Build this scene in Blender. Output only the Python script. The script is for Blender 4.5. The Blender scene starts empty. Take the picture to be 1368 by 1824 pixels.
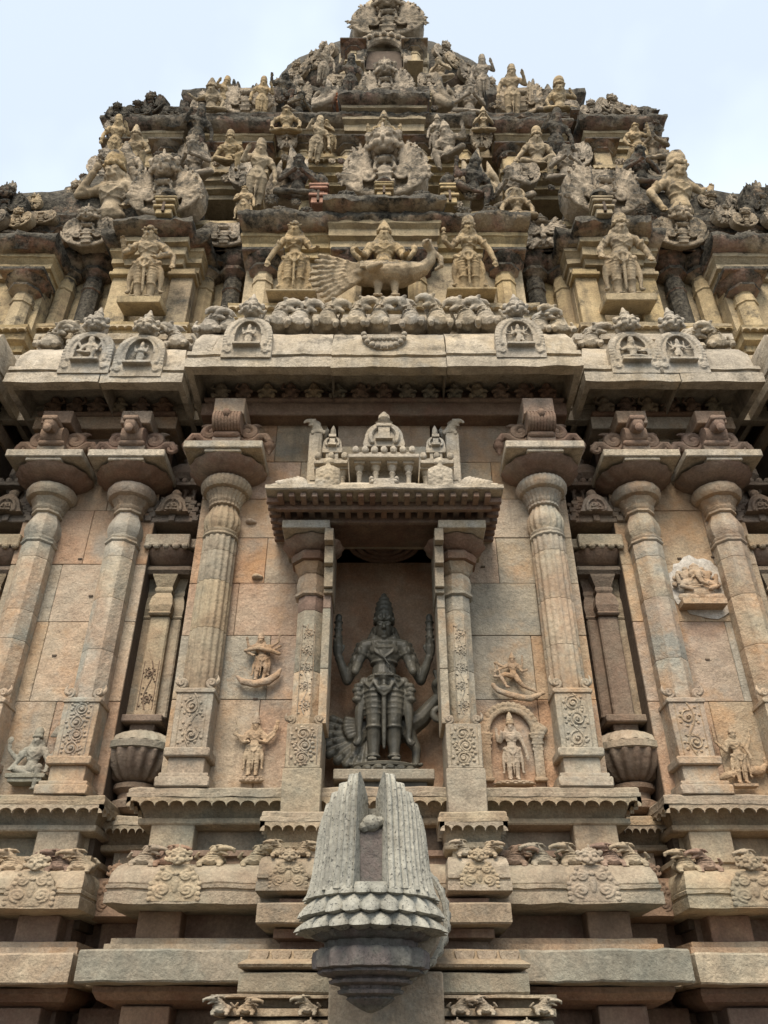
import bpy, math, random
import numpy as np
from mathutils import Vector, Matrix, noise
R = math.radians
random.seed(7)
scn = bpy.context.scene
COL = scn.collection

# ------------------------------------------------------------------ camera
TH, FOC, EYE = R(33.7), 1441.0, 1.6
cam = bpy.data.cameras.new('camera')
cam.sensor_fit = 'VERTICAL'; cam.sensor_height = 36.0; cam.lens = 36.0 * FOC / 1824.0
cam.clip_start = 0.05; cam.clip_end = 500
camo = bpy.data.objects.new('camera', cam); COL.objects.link(camo)
camo.location = (0, 0, EYE); camo.rotation_euler = (R(90) + TH, 0, 0)
scn.camera = camo

# ------------------------------------------------------------------ world: pale, thinly clouded sky
SUN_EL, SUN_AZ = R(53), R(193)          # high, behind the camera and a little to its left
w = bpy.data.worlds.new('World'); scn.world = w; w.use_nodes = True
nt = w.node_tree; nt.nodes.clear()
out = nt.nodes.new('ShaderNodeOutputWorld'); bg = nt.nodes.new('ShaderNodeBackground')
sky = nt.nodes.new('ShaderNodeTexSky'); sky.sky_type = 'NISHITA'; sky.sun_disc = False
sky.sun_elevation = SUN_EL; sky.sun_rotation = SUN_AZ; sky.air_density = 1.2; sky.dust_density = 3.0
tc = nt.nodes.new('ShaderNodeTexCoord')
nz = nt.nodes.new('ShaderNodeTexNoise'); nz.inputs['Scale'].default_value = 1.6; nz.inputs['Detail'].default_value = 5
nz.inputs['Roughness'].default_value = 0.5
rp = nt.nodes.new('ShaderNodeValToRGB')
rp.color_ramp.elements[0].position = 0.40; rp.color_ramp.elements[0].color = (.64, .64, .64, 1)
rp.color_ramp.elements[1].position = 0.60; rp.color_ramp.elements[1].color = (1, 1, 1, 1)
mx = nt.nodes.new('ShaderNodeMix'); mx.data_type = 'RGBA'
mx.inputs['B'].default_value = (7.0, 7.8, 8.5, 1)
nt.links.new(tc.outputs['Generated'], nz.inputs['Vector']); nt.links.new(nz.outputs['Fac'], rp.inputs['Fac'])
nt.links.new(rp.outputs['Color'], mx.inputs['Factor']); nt.links.new(sky.outputs['Color'], mx.inputs['A'])
nt.links.new(mx.outputs['Result'], bg.inputs['Color']); bg.inputs['Strength'].default_value = 0.05
nt.links.new(bg.outputs[0], out.inputs[0])

sl = bpy.data.lights.new('sun', 'SUN'); sl.energy = 1.5; sl.angle = R(32); sl.color = (1.0, .89, .74)
so = bpy.data.objects.new('sun', sl); COL.objects.link(so)
sd = Vector((math.sin(SUN_AZ) * math.cos(SUN_EL), math.cos(SUN_AZ) * math.cos(SUN_EL), math.sin(SUN_EL)))
so.rotation_euler = sd.to_track_quat('Z', 'Y').to_euler()

scn.view_settings.view_transform = 'Standard'; scn.view_settings.look = 'None'
scn.view_settings.exposure = 1.66; scn.view_settings.gamma = 1.0
scn.render.engine = 'CYCLES'

# ------------------------------------------------------------------ photo pixel -> point on the upright plane at distance D
def PX(x, y, D):
    u = (x - 684) / FOC; v = (912 - y) / FOC
    t = D / (math.cos(TH) - v * math.sin(TH))
    return u * t, EYE + (math.sin(TH) + v * math.cos(TH)) * t
def ZP(y, D): return PX(684, y, D)[1]
def XP(x, y, D): return PX(x, y, D)[0]
def YPIX(D, Z):                                            # photo row of a point at distance D and height Z
    z = Z - EYE; return 912 - FOC*(-D*math.sin(TH) + z*math.cos(TH))/(D*math.cos(TH) + z*math.sin(TH))
def fit_scale(D, Z, yt, top, tilt):
    """scale at which something of unit height `top`, leaning forward by tilt, reaches photo row yt"""
    a, b = .01, 12.0
    for _ in range(40):
        c = (a + b)/2
        if YPIX(D - c*top*math.sin(tilt), Z + c*top*math.cos(tilt)) > yt: a = c
        else: b = c
    return (a + b)/2

# ------------------------------------------------------------------ mesh collector
class MB:
    def __init__(s): s.v = []; s.f = []
    def add(s, vs, fs):
        o = len(s.v); s.v += [tuple(p) for p in vs]; s.f += [tuple(i + o for i in q) for q in fs]; return s
    def merge(s, m, M=None):
        return s.add([(M @ Vector(p)) for p in m.v] if M else m.v, m.f)
    def box(s, x0, x1, y0, y1, z0, z1, b=0.0):
        if b <= 0:
            vs = [(x, y, z) for x in (x0, x1) for y in (y0, y1) for z in (z0, z1)]
            return s.add(vs, [(0,1,3,2),(4,6,7,5),(0,4,5,1),(2,3,7,6),(0,2,6,4),(1,5,7,3)])
        b = min(b, .45 * min(abs(x1-x0), abs(y1-y0), abs(z1-z0)))
        X = (x0, x1); Y = (y0, y1); Z = (z0, z1); vs = []; idx = {}
        for i in (0, 1):
            for j in (0, 1):
                for k in (0, 1):
                    dx = b if i == 0 else -b; dy = b if j == 0 else -b; dz = b if k == 0 else -b
                    for a in range(3):
                        idx[i, j, k, a] = len(vs)
                        vs.append((X[i] + (0 if a == 0 else dx), Y[j] + (0 if a == 1 else dy), Z[k] + (0 if a == 2 else dz)))
        I = idx; fs = []
        for e in (0, 1):
            r = lambda q: q if e else q[::-1]
            fs.append(r((I[e,0,0,0], I[e,1,0,0], I[e,1,1,0], I[e,0,1,0])))
            fs.append(r((I[0,e,0,1], I[0,e,1,1], I[1,e,1,1], I[1,e,0,1])))
            fs.append(r((I[0,0,e,2], I[1,0,e,2], I[1,1,e,2], I[0,1,e,2])))
        for i in (0, 1):
            for j in (0, 1):
                r = lambda q, c: q if c else q[::-1]
                fs.append(r((I[i,j,0,0], I[i,j,1,0], I[i,j,1,1], I[i,j,0,1]), (i + j) % 2 == 1))
                fs.append(r((I[i,0,j,2], I[i,1,j,2], I[i,1,j,0], I[i,0,j,0]), (i + j) % 2 == 1))
                fs.append(r((I[0,i,j,1], I[1,i,j,1], I[1,i,j,2], I[0,i,j,2]), (i + j) % 2 == 1))
                for k in (0, 1):
                    fs.append(r((I[i,j,k,0], I[i,j,k,1], I[i,j,k,2]), (i + j + k) % 2 == 1))
        return s.add(vs, fs)
    def lathe(s, cx, cy, prof, n=16, ph=None, sx=1, sy=1, flute=0, nf=0, arc=None):
        vs = []; fs = []
        if ph is None: ph = math.pi / n
        for (r, z) in prof:
            for k in range(n):
                a = ph + 2 * math.pi * k / n
                q = r * (1 + (flute * math.cos(nf * a) if nf else 0))
                vs.append((cx + q * sx * math.cos(a), cy + q * sy * math.sin(a), z))
        for i in range(len(prof) - 1):
            for k in range(n):
                a, b = i * n + k, i * n + (k + 1) % n
                fs.append((a, b, b + n, a + n))
        fs.append(tuple(range(n))[::-1]); o = (len(prof) - 1) * n; fs.append(tuple(range(o, o + n)))
        return s.add(vs, fs)
    def prism(s, poly, y0, y1):           # poly in X,Z, counter-clockwise seen from the front
        n = len(poly)
        vs = [(x, y0, z) for x, z in poly] + [(x, y1, z) for x, z in poly]
        fs = [tuple(range(n)), tuple(range(2*n-1, n-1, -1))]
        for i in range(n):
            j = (i + 1) % n; fs.append((i, i + n, j + n, j))
        return s.add(vs, fs)
    def sweep(s, xl, xr, D, back, prof, step=0.12, jit=0.0, seed=0, sf=1.0, sl=None, sr=None):
        sl = sf if sl is None else sl; sr = sf if sr is None else sr
        # profile (offset, z) bottom to top carried round left return, front and right return with mitred corners
        n = len(prof); rows = []
        nx = max(1, int((xr - xl) / step)); ny = max(1, int(abs(back - D) / (step * 2)))
        def jt(x, y, z): return jit * (noise.noise((x * 5 + seed, y * 5, z * 5)) + .6 * noise.noise((x * 17 + seed, y * 17, z * 17))) if jit else 0
        for (o, z) in prof:
            pts = []
            for k in range(ny): pts.append((xl - o*sl, back + (D - o - back) * k / ny, z))
            for k in range(nx + 1): pts.append((xl - o*sl + (xr - xl + o*sl + o*sr) * k / nx, D - o, z))
            for k in range(1, ny + 1): pts.append((xr + o*sr, D - o + (back - D + o) * k / ny, z))
            if jit:
                pts = [(p[0] + jt(p[0]+3, p[1], p[2]), p[1] + jt(p[0], p[1]+9, p[2]), p[2] + jt(p[0], p[1], p[2]+5)) for p in pts]
            rows.append(pts)
        m = len(rows[0]); vs = [p for r_ in rows for p in r_]; fs = []
        for i in range(n - 1):
            for k in range(m - 1):
                a = i * m + k; fs.append((a, a + 1, a + m + 1, a + m))
        fs.append(tuple(range(m))[::-1]); fs.append(tuple(range((n-1)*m, n*m)))
        fs.append(tuple([i * m for i in range(n)] + [i * m + m - 1 for i in range(n - 1, -1, -1)]))
        return s.add(vs, fs)
    def tube(s, pts, rad, n=8, caps=True, sx=1.0):
        pts = [Vector(p) for p in pts]
        if not isinstance(rad, (list, tuple)): rad = [rad] * len(pts)
        if caps:
            d0 = (pts[0] - pts[1]).normalized(); d1 = (pts[-1] - pts[-2]).normalized()
            pts = [pts[0] + d0 * rad[0] * .9, pts[0] + d0 * rad[0] * .55] + pts + [pts[-1] + d1 * rad[-1] * .55, pts[-1] + d1 * rad[-1] * .9]
            rad = [rad[0] * .35, rad[0] * .8] + list(rad) + [rad[-1] * .8, rad[-1] * .35]
        vs = []; fs = []; up = None
        for i, p in enumerate(pts):
            t = (pts[min(i+1, len(pts)-1)] - pts[max(i-1, 0)])
            t = t.normalized() if t.length > 1e-9 else Vector((0, 0, 1))
            if up is None:
                up = Vector((0, 1, 0)) if abs(t.y) < .9 else Vector((1, 0, 0))
            a = t.cross(up); a = a.normalized() if a.length > 1e-6 else Vector((1, 0, 0)); b = a.cross(t).normalized(); up = b
            for k in range(n):
                an = 2 * math.pi * k / n
                vs.append(p + a * (rad[i] * sx * math.cos(an)) + b * (rad[i] * math.sin(an)))
        for i in range(len(pts) - 1):
            for k in range(n):
                p, q = i * n + k, i * n + (k + 1) % n; fs.append((p, q, q + n, p + n))
        fs.append(tuple(range(n))[::-1]); o = (len(pts) - 1) * n; fs.append(tuple(range(o, o + n)))
        return s.add(vs, fs)
    def ell(s, c, r, nu=12, nv=8, M=None):
        if not isinstance(r, (list, tuple)): r = (r, r, r)
        vs = [(0, 0, -r[2])]
        for j in range(1, nv):
            t = -math.pi/2 + math.pi * j / nv
            for i in range(nu):
                a = 2 * math.pi * i / nu; vs.append((r[0]*math.cos(t)*math.cos(a), r[1]*math.cos(t)*math.sin(a), r[2]*math.sin(t)))
        vs.append((0, 0, r[2])); fs = []
        for i in range(nu): fs.append((0, 1 + (i+1) % nu, 1 + i))
        for j in range(nv - 2):
            for i in range(nu):
                a, b = 1 + j*nu + i, 1 + j*nu + (i+1) % nu; fs.append((a, b, b + nu, a + nu))
        e = len(vs) - 1
        for i in range(nu): fs.append((1 + (nv-2)*nu + i, 1 + (nv-2)*nu + (i+1) % nu, e))
        c = Vector(c)
        if M: vs = [M @ Vector(p) for p in vs]
        return s.add([c + Vector(p) for p in vs], fs)
    def ring(s, c, rx, ry, r, n=20, m=6, tilt=0.0):
        pts = [Vector((c[0] + rx*math.cos(2*math.pi*k/n), c[1] + ry*math.sin(2*math.pi*k/n), c[2] + tilt*math.sin(2*math.pi*k/n))) for k in range(n)]
        vs = []; fs = []
        for k, p in enumerate(pts):
            rd = Vector((p.x - c[0], p.y - c[1], 0)).normalized()
            for j in range(m):
                a = 2*math.pi*j/m; vs.append(p + rd * (r*math.cos(a)) + Vector((0, 0, r*math.sin(a))))
        for k in range(n):
            for j in range(m):
                a, b = k*m + j, k*m + (j+1) % m; c2, d = ((k+1) % n)*m + j, ((k+1) % n)*m + (j+1) % m
                fs.append((a, b, d, c2))
        return s.add(vs, fs)
    def mesh(s, name, smooth=None):
        me = bpy.data.meshes.new(name); me.from_pydata(s.v, [], s.f); me.update()
        if smooth is not None:
            me.shade_smooth()
            if smooth < 180: me.set_sharp_from_angle(angle=R(smooth))
        return me

def link(name, me, mat, parent=None, loc=None, M=None):
    o = bpy.data.objects.new(name, me); COL.objects.link(o)
    if mat:
        if not me.materials: me.materials.append(mat)
        elif me.materials[0] != mat: o.material_slots[0].link = 'OBJECT'; o.material_slots[0].material = mat
    if parent: o.parent = parent
    if M is not None: o.matrix_local = M
    elif loc: o.location = loc
    return o
def obj(name, mb, mat, parent=None, smooth=None, loc=None, M=None):
    return link(name, mb.mesh(name, smooth), mat, parent, loc, M)
def empty(name, loc=(0, 0, 0), parent=None):
    o = bpy.data.objects.new(name, None); COL.objects.link(o); o.location = loc; o.empty_display_size = .1
    if parent: o.parent = parent
    return o
def tag(o, label, cat, group=None):
    o['label'] = label; o['category'] = cat
    if group: o['group'] = group
    return o
def sculpt(mb, voxel, smooth=1, name='carving', rough=0.0):
    """weld overlapping pieces into one weathered skin"""
    me = mb.mesh(name); o = bpy.data.objects.new('tmp', me); COL.objects.link(o)
    md = o.modifiers.new('r', 'REMESH'); md.mode = 'VOXEL'; md.voxel_size = voxel
    if smooth:
        sm = o.modifiers.new('s', 'SMOOTH'); sm.factor = .5; sm.iterations = smooth
    dg = bpy.context.evaluated_depsgraph_get(); ev = o.evaluated_get(dg)
    r = bpy.data.meshes.new_from_object(ev); r.name = name
    bpy.data.objects.remove(o); bpy.data.meshes.remove(me)
    if rough:
        n = len(r.vertices); co = np.empty(n*3, 'f'); no = np.empty(n*3, 'f')
        r.vertices.foreach_get('co', co); r.vertices.foreach_get('normal', no)
        co = co.reshape(-1, 3); no = no.reshape(-1, 3); q = .3 / voxel
        d = np.array([noise.noise(Vector(c)*q) for c in co.tolist()], 'f')*rough
        r.vertices.foreach_set('co', (co + no*d[:, None]).ravel()); r.update()
    r.shade_smooth(); r.materials.clear()
    return r
# ------------------------------------------------------------------ materials
def stone(name, cols, lichen=None, rough=.9, bump=.35, grain=55., speck=0.0, speck_col=(.04,.04,.04), streak=.25, rnd=.18, big=1.1, dirt=.35, lsc=2.3, stain=0.0):
    """cols: colours of the stone's own patches; lichen: (bias, weight of upward faces) of the black crust on weathered ledges"""
    m = bpy.data.materials.new(name); m.use_nodes = True
    t = m.node_tree; N = t.nodes; L = t.links; bs = N['Principled BSDF']
    bs.inputs['Roughness'].default_value = rough; bs.inputs['Specular IOR Level'].default_value = .25
    geo = N.new('ShaderNodeNewGeometry'); oi = N.new('ShaderNodeObjectInfo')
    off = N.new('ShaderNodeVectorMath'); off.operation = 'ADD'
    cv = N.new('ShaderNodeCombineXYZ'); mu = N.new('ShaderNodeMath'); mu.operation = 'MULTIPLY'; mu.inputs[1].default_value = .12
    L.new(oi.outputs['Random'], mu.inputs[0]); L.new(mu.outputs[0], cv.inputs[2]); L.new(mu.outputs[0], cv.inputs[0])
    L.new(geo.outputs['Position'], off.inputs[0]); L.new(cv.outputs[0], off.inputs[1]); P = off.outputs[0]
    def noise_(scale, detail=4, r=.6, vec=P):
        n = N.new('ShaderNodeTexNoise'); n.inputs['Scale'].default_value = scale; n.inputs['Detail'].default_value = detail
        n.inputs['Roughness'].default_value = r; L.new(vec, n.inputs['Vector']); return n.outputs['Fac']
    def ramp(src, a, b, ca=(0,0,0,1), cb=(1,1,1,1)):
        r = N.new('ShaderNodeValToRGB'); r.color_ramp.elements[0].position = a; r.color_ramp.elements[1].position = b
        r.color_ramp.elements[0].color = ca; r.color_ramp.elements[1].color = cb; L.new(src, r.inputs['Fac']); return r
    def mix(fac, a, b, mode='MIX'):
        x = N.new('ShaderNodeMix'); x.data_type = 'RGBA'; x.blend_type = mode
        for s_, v in (('Factor', fac), ('A', a), ('B', b)):
            if hasattr(v, 'is_linked') or hasattr(v, 'links'): L.new(v, x.inputs[s_])
            elif isinstance(v, (int, float)): x.inputs[s_].default_value = v
            else: x.inputs[s_].default_value = tuple(v) + ((1,) if len(v) == 3 else ())
        return x.outputs['Result']
    def math_(op, a, b):
        x = N.new('ShaderNodeMath'); x.operation = op
        for i, v in enumerate((a, b)):
            if isinstance(v, (int, float)): x.inputs[i].default_value = v
            else: L.new(v, x.inputs[i])
        return x.outputs[0]
    n1 = noise_(big, 5, .65)
    r = ramp(n1, .34, .66); e = r.color_ramp.elements
    e[0].color = tuple(cols[0]) + (1,); e[1].color = tuple(cols[-1]) + (1,)
    for i, c in enumerate(cols[1:-1]):
        q = e.new(.34 + .32 * (i + 1) / (len(cols) - 1)); q.color = tuple(c) + (1,)
    c = r.outputs['Color']
    # piece to piece difference
    hv = N.new('ShaderNodeHueSaturation'); hv.inputs['Saturation'].default_value = 1
    L.new(c, hv.inputs['Color'])
    rv = math_('MULTIPLY', oi.outputs['Random'], 2 * rnd); L.new(math_('ADD', rv, 1 - rnd), hv.inputs['Value'])
    rs = math_('FRACT', math_('MULTIPLY', oi.outputs['Random'], 7.31), 0); L.new(math_('ADD', math_('MULTIPLY', rs, .26), .84), hv.inputs['Saturation'])
    c = hv.outputs['Color']
    # blotches and grain
    n2 = noise_(6.5, 6, .7); c = mix(ramp(n2, .3, .72).outputs['Color'], c, mix(1.0, c, (.62,.62,.62), 'MULTIPLY'))
    n3 = noise_(grain, 3, .7); c = mix(.55, c, mix(1.0, c, ramp(n3, .28, .75, (.55,.55,.55,1), (1.45,1.42,1.38,1)).outputs['Color'], 'MULTIPLY'))
    if speck:
        vo = noise_(grain * 2.2, 2, .5); c = mix(math_('MULTIPLY', ramp(vo, .60, .68).outputs['Color'], speck), c, speck_col)
    if streak:
        mp = N.new('ShaderNodeMapping'); mp.inputs['Scale'].default_value = (7, 7, .55); L.new(P, mp.inputs['Vector'])
        n4 = noise_(1.0, 5, .65, mp.outputs['Vector'])
        c = mix(math_('MULTIPLY', ramp(n4, .52, .72).outputs['Color'], streak), c, (.07,.065,.055))
    if dirt:
        n6 = noise_(2.7, 8, .72); c = mix(math_('MULTIPLY', ramp(n6, .55, .75).outputs['Color'], dirt), c, (.115,.095,.07))
    if stain:
        n7 = noise_(1.9, 6, .7); c = mix(math_('MULTIPLY', ramp(n7, .52, .68).outputs['Color'], stain), c, (.47,.26,.115))
        n8 = noise_(1.35, 5, .65); c = mix(math_('MULTIPLY', ramp(n8, .55, .70).outputs['Color'], stain*.9), c, (.36,.365,.33))
    if lichen:
        sx = N.new('ShaderNodeSeparateXYZ'); L.new(geo.outputs['Normal'], sx.inputs[0])
        n5 = noise_(lsc, 9, .76)
        mask = math_('ADD', math_('ADD', n5, math_('MULTIPLY', sx.outputs['Z'], lichen[1])), lichen[0])
        mk = ramp(mask, .52, .66).outputs['Color']
        lc = ramp(noise_(17, 7, .8), .40, .70, (.02,.018,.015,1), (.17,.15,.115,1)).outputs['Color']
        c = mix(mk, c, lc)
    L.new(c, bs.inputs['Base Color'])
    b1 = N.new('ShaderNodeBump'); b1.inputs['Strength'].default_value = bump; b1.inputs['Distance'].default_value = .02
    L.new(noise_(grain * .55, 5, .7), b1.inputs['Height'])
    b2 = N.new('ShaderNodeBump'); b2.inputs['Strength'].default_value = bump * .8; b2.inputs['Distance'].default_value = .05
    L.new(noise_(9, 5, .65), b2.inputs['Height']); L.new(b1.outputs[0], b2.inputs['Normal']); L.new(b2.outputs[0], bs.inputs['Normal'])
    return m

WALL = stone('wall_granite', [(.36,.30,.22), (.48,.38,.27), (.46,.32,.21), (.43,.35,.25)], bump=.6, rnd=.07, big=.8, dirt=.4, streak=.35, stain=.5)
WALLP = stone('wall_granite_pink', [(.40,.31,.22), (.48,.36,.26), (.46,.30,.20), (.44,.34,.25)], bump=.6, rnd=.06, big=.9, dirt=.4, streak=.35, stain=.5)
WALLG = stone('wall_granite_grey', [(.34,.31,.25), (.42,.37,.29), (.45,.36,.25), (.38,.34,.27)], bump=.6, rnd=.06, big=.9, dirt=.3, stain=.5)
PIL  = stone('pilaster_granite', [(.32,.31,.26), (.47,.40,.30), (.45,.33,.23), (.37,.35,.29)], bump=.5, rnd=.13, big=1.0, dirt=.35, stain=.5)
CORN = stone('pale_granite', [(.38,.33,.26), (.53,.46,.36), (.48,.40,.29), (.45,.42,.36)], lichen=(-.06, .12), bump=.55, speck=.4, speck_col=(.14,.12,.09), rnd=.10, streak=.5, dirt=.5)
BASE = stone('base_granite', [(.29,.27,.21), (.42,.35,.25), (.38,.29,.20), (.32,.29,.23)], bump=.55, rnd=.10, streak=.35, dirt=.45)
RED  = stone('red_granite', [(.23,.16,.115), (.29,.20,.14), (.25,.155,.11), (.30,.23,.17)], bump=.4, rnd=.12, dirt=.4)
DARK = stone('dark_granite', [(.19,.16,.125), (.26,.205,.155), (.24,.17,.125), (.28,.24,.19)], bump=.5, rnd=.14, dirt=.45)  # darker granite for recess walls, pot pilasters and neck blocks
GREEN= stone('greenish_granite', [(.25,.245,.20), (.31,.29,.23), (.34,.29,.22), (.27,.265,.22)], bump=.5, rnd=.1, dirt=.45)
STUC = stone('tower_stucco', [(.37,.28,.17), (.53,.41,.24), (.57,.45,.27), (.44,.33,.20)], lichen=(.0, .24), bump=.4, streak=.55, rnd=.10)
FIGS = stone('figure_stucco', [(.42,.31,.18), (.54,.40,.23), (.57,.44,.27), (.45,.34,.21)], lichen=(.03, .24), bump=.4, lsc=3.5, streak=.5, rnd=.08)
ORN  = stone('ornament_stucco', [(.38,.30,.21), (.56,.45,.32), (.60,.49,.36), (.42,.34,.24)], lichen=(.10, .22), bump=.5, streak=.5, rnd=.12, lsc=4.5)
CRUST= stone('crusted_ledge', [(.36,.28,.19), (.48,.38,.26), (.40,.24,.17), (.42,.34,.24)], lichen=(.25, .24), bump=.8, streak=.5, grain=30, lsc=3.6)
ROOF = stone('crusted_brick', [(.34,.24,.17), (.38,.27,.19), (.26,.22,.18)], lichen=(.245, .22), bump=1.0, streak=.5, grain=24, lsc=3.2)
BASALT = stone('basalt', [(.055,.056,.048), (.08,.078,.064), (.13,.12,.095), (.06,.06,.052)], rough=.4, bump=.14, streak=.0, rnd=.05, dirt=.2)
SPOUT = stone('spout_granite', [(.25,.25,.215), (.36,.35,.295), (.40,.385,.32), (.29,.285,.245)], bump=.5, speck=.85, grain=36, streak=.5, rnd=.05, dirt=.5)
SPOUTD = stone('spout_dark_granite', [(.13,.125,.115), (.18,.15,.14), (.15,.145,.13), (.24,.23,.20)], bump=.5, speck=.6, grain=42, rnd=.04, big=3)  # darker granite of the spout's channel, neck, band and pendant
BRICK = stone('red_brick', [(.36,.15,.09), (.42,.20,.12), (.30,.15,.1)], lichen=(-.08, .15), bump=.6, rnd=.15)
JOINT_SHADE = stone('joint_and_shade', [(.10,.075,.055), (.13,.095,.07)], bump=.3)  # mortar joint tone, also painted as shade in openings and slots
GROUND = stone('paving', [(.06,.055,.045), (.08,.07,.055), (.07,.06,.05)], bump=.3)
PALE = stone('lime_wash', [(.78,.75,.70), (.70,.66,.60), (.50,.44,.37)], bump=.5, rnd=0, streak=0)
LINING = stone('niche_stone', [(.48,.33,.22), (.53,.39,.28), (.50,.31,.20), (.50,.40,.30)], bump=.5, rnd=.05)
# ------------------------------------------------------------------ carving library (unit sizes, front = -Y, base at z = 0)
def arcpts(cx, cz, r, a0, a1, n, y=0, rz=None):
    rz = rz or r
    return [(cx + r*math.cos(R(a0 + (a1-a0)*k/n)), y, cz + rz*math.sin(R(a0 + (a1-a0)*k/n))) for k in range(n+1)]
def spiral(cx, cz, r0, r1, a0, turns, n, y=0, s=1):
    return [(cx + s*(r0 + (r1-r0)*k/n)*math.cos(a0 + turns*2*math.pi*k/n), y - .25*abs(r0-r1)*k/n, cz + (r0 + (r1-r0)*k/n)*math.sin(a0 + turns*2*math.pi*k/n)) for k in range(n+1)]
def blade(m, p0, p1, bend, r0, r1, n=6, sx=1.0):
    p0 = Vector(p0); p1 = Vector(p1); b = Vector(bend); pts = []; rr = []
    for k in range(n+1):
        t = k/n; pts.append(p0.lerp(p1, t) + b*(4*t*(1-t))); rr.append((r0 + (r1-r0)*t) * (.75 + .6*math.sin(math.pi*min(1, t*1.15))))
    return m.tube(pts, rr, 7, sx=sx)

def hand(m, p, d, s, side=1, open_=True):
    """palm, four unequal bent fingers and a thumb leaving the side of the palm; d = direction of the fingers"""
    p = Vector(p); d = Vector(d).normalized(); a = Vector((side, 0, 0)); a = (a - d*a.dot(d)); a = a.normalized() if a.length > .2 else Vector((0, 0, 1))
    c = d.cross(a)
    m.tube([p, p + d*s*.5], [s*.24, s*.30], 8, sx=1.2)
    for k, ln in enumerate((.50, .6, .56, .42)):
        q = p + d*s*.5 + a*(k - 1.5)*s*.17
        f = -c if c.y > 0 else c
        m.tube([q, q + d*s*ln*.5 + f*s*.02, q + d*s*ln + f*s*(.12 if open_ else .3)], [s*.085, s*.075, s*.06], 6)
    q = p + d*s*.15 + a*(-1)*s*.25
    m.tube([q, q + d*s*.25 - a*s*.14, q + d*s*.45 - a*s*.16], [s*.09, s*.08, s*.065], 6)

def head(m, c, s=1.0, female=False, beard=False, ear=True, fierce=False):
    x, y, z = c
    m.ell((x, y, z), (.056*s, .064*s, .072*s), 14, 10)
    m.ell((x, y - .008*s, z - .038*s), (.047*s, .050*s, .040*s), 12, 8)                    # jaw
    m.ell((x, y - .040*s, z - .070*s), (.020*s, .015*s, .014*s), 8, 6)                    # chin
    m.tube([(x, y - .062*s, z + .018*s), (x, y - .075*s, z - .016*s)], [.008*s, .013*s], 6)  # nose
    m.ell((x, y - .066*s, z - .020*s), (.017*s, .010*s, .008*s), 8, 6)
    for q in (-1, 1):
        m.tube([(x + q*.010*s, y - .060*s, z + .026*s), (x + q*.028*s, y - .058*s, z + .034*s), (x + q*.046*s, y - .046*s, z + .024*s)], .0065*s, 5)  # brow
        m.ell((x + q*.025*s, y - .052*s, z + .010*s), (.017*s, .011*s, (.0135 if fierce else .009)*s), 8, 6)   # eye
        if ear:
            m.ell((x + q*.060*s, y + .002*s, z - .005*s), (.012*s, .02*s, .032*s), 8, 6)
            m.ring((x + q*.066*s, y - .002*s, z - .062*s), .014*s, .014*s, .011*s, 10, 5)
            m.ell((x + q*.068*s, y, z - .062*s), (.022*s, .018*s, .030*s), 8, 6)
    m.ell((x, y - .054*s, z - .040*s), (.022*s, .010*s, .006*s), 8, 5)                     # lips
    m.ell((x, y - .052*s, z - .052*s), (.017*s, .009*s, .006*s), 8, 5)
    if fierce:
        m.ell((x, y - .058*s, z - .045*s), (.030*s, .012*s, .016*s), 8, 5)
        for q in (-1, 1): m.tube([(x + q*.004*s, y - .068*s, z - .030*s), (x + q*.04*s, y - .055*s, z - .034*s)], [.008*s, .004*s], 5)

def crown_mb(kind, c, s=1.0):
    m = MB(); x, y, z = c; z0 = z + .035*s
    if kind == 'kirita':
        pr = [(.064,0),(.073,.008),(.073,.022),(.063,.030),(.066,.060),(.070,.066),(.070,.076),(.058,.084),(.060,.112),(.063,.118),(.052,.128),(.052,.150),(.055,.156),(.040,.168),(.036,.186),(.039,.190),(.024,.205),(.018,.225),(.006,.236)]
    elif kind == 'karanda':
        pr = [(.064,0),(.074,.008),(.074,.026),(.058,.036),(.066,.046),(.066,.064),(.046,.076),(.054,.086),(.054,.100),(.034,.112),(.042,.122),(.040,.134),(.022,.146),(.028,.156),(.024,.170),(.008,.190)]
    elif kind == 'jata':
        pr = [(.064,0),(.072,.01),(.070,.03),(.062,.05),(.066,.08),(.060,.11),(.048,.14),(.03,.155),(.012,.165)]
    else:
        pr = [(.060,0),(.066,.01),(.064,.03),(.05,.05),(.036,.062),(.04,.075),(.03,.095),(.01,.105)]
    m.lathe(x, y, [(r*s, z0 + h*s) for r, h in pr], 14)
    for q in (-2, -1, 0, 1, 2):                                          # front jewels of the fillet
        a = R(-90 + q*30); m.ell((x + .072*s*math.cos(a), y + .072*s*math.sin(a), z0 + .026*s), (.013*s, .010*s, .020*s - abs(q)*.003*s), 6, 5)
    if kind in ('kirita', 'jata'):
        m.ell((x, y - .058*s, z0 + .07*s), (.02*s, .014*s, .028*s), 8, 6)
    return m

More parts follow.
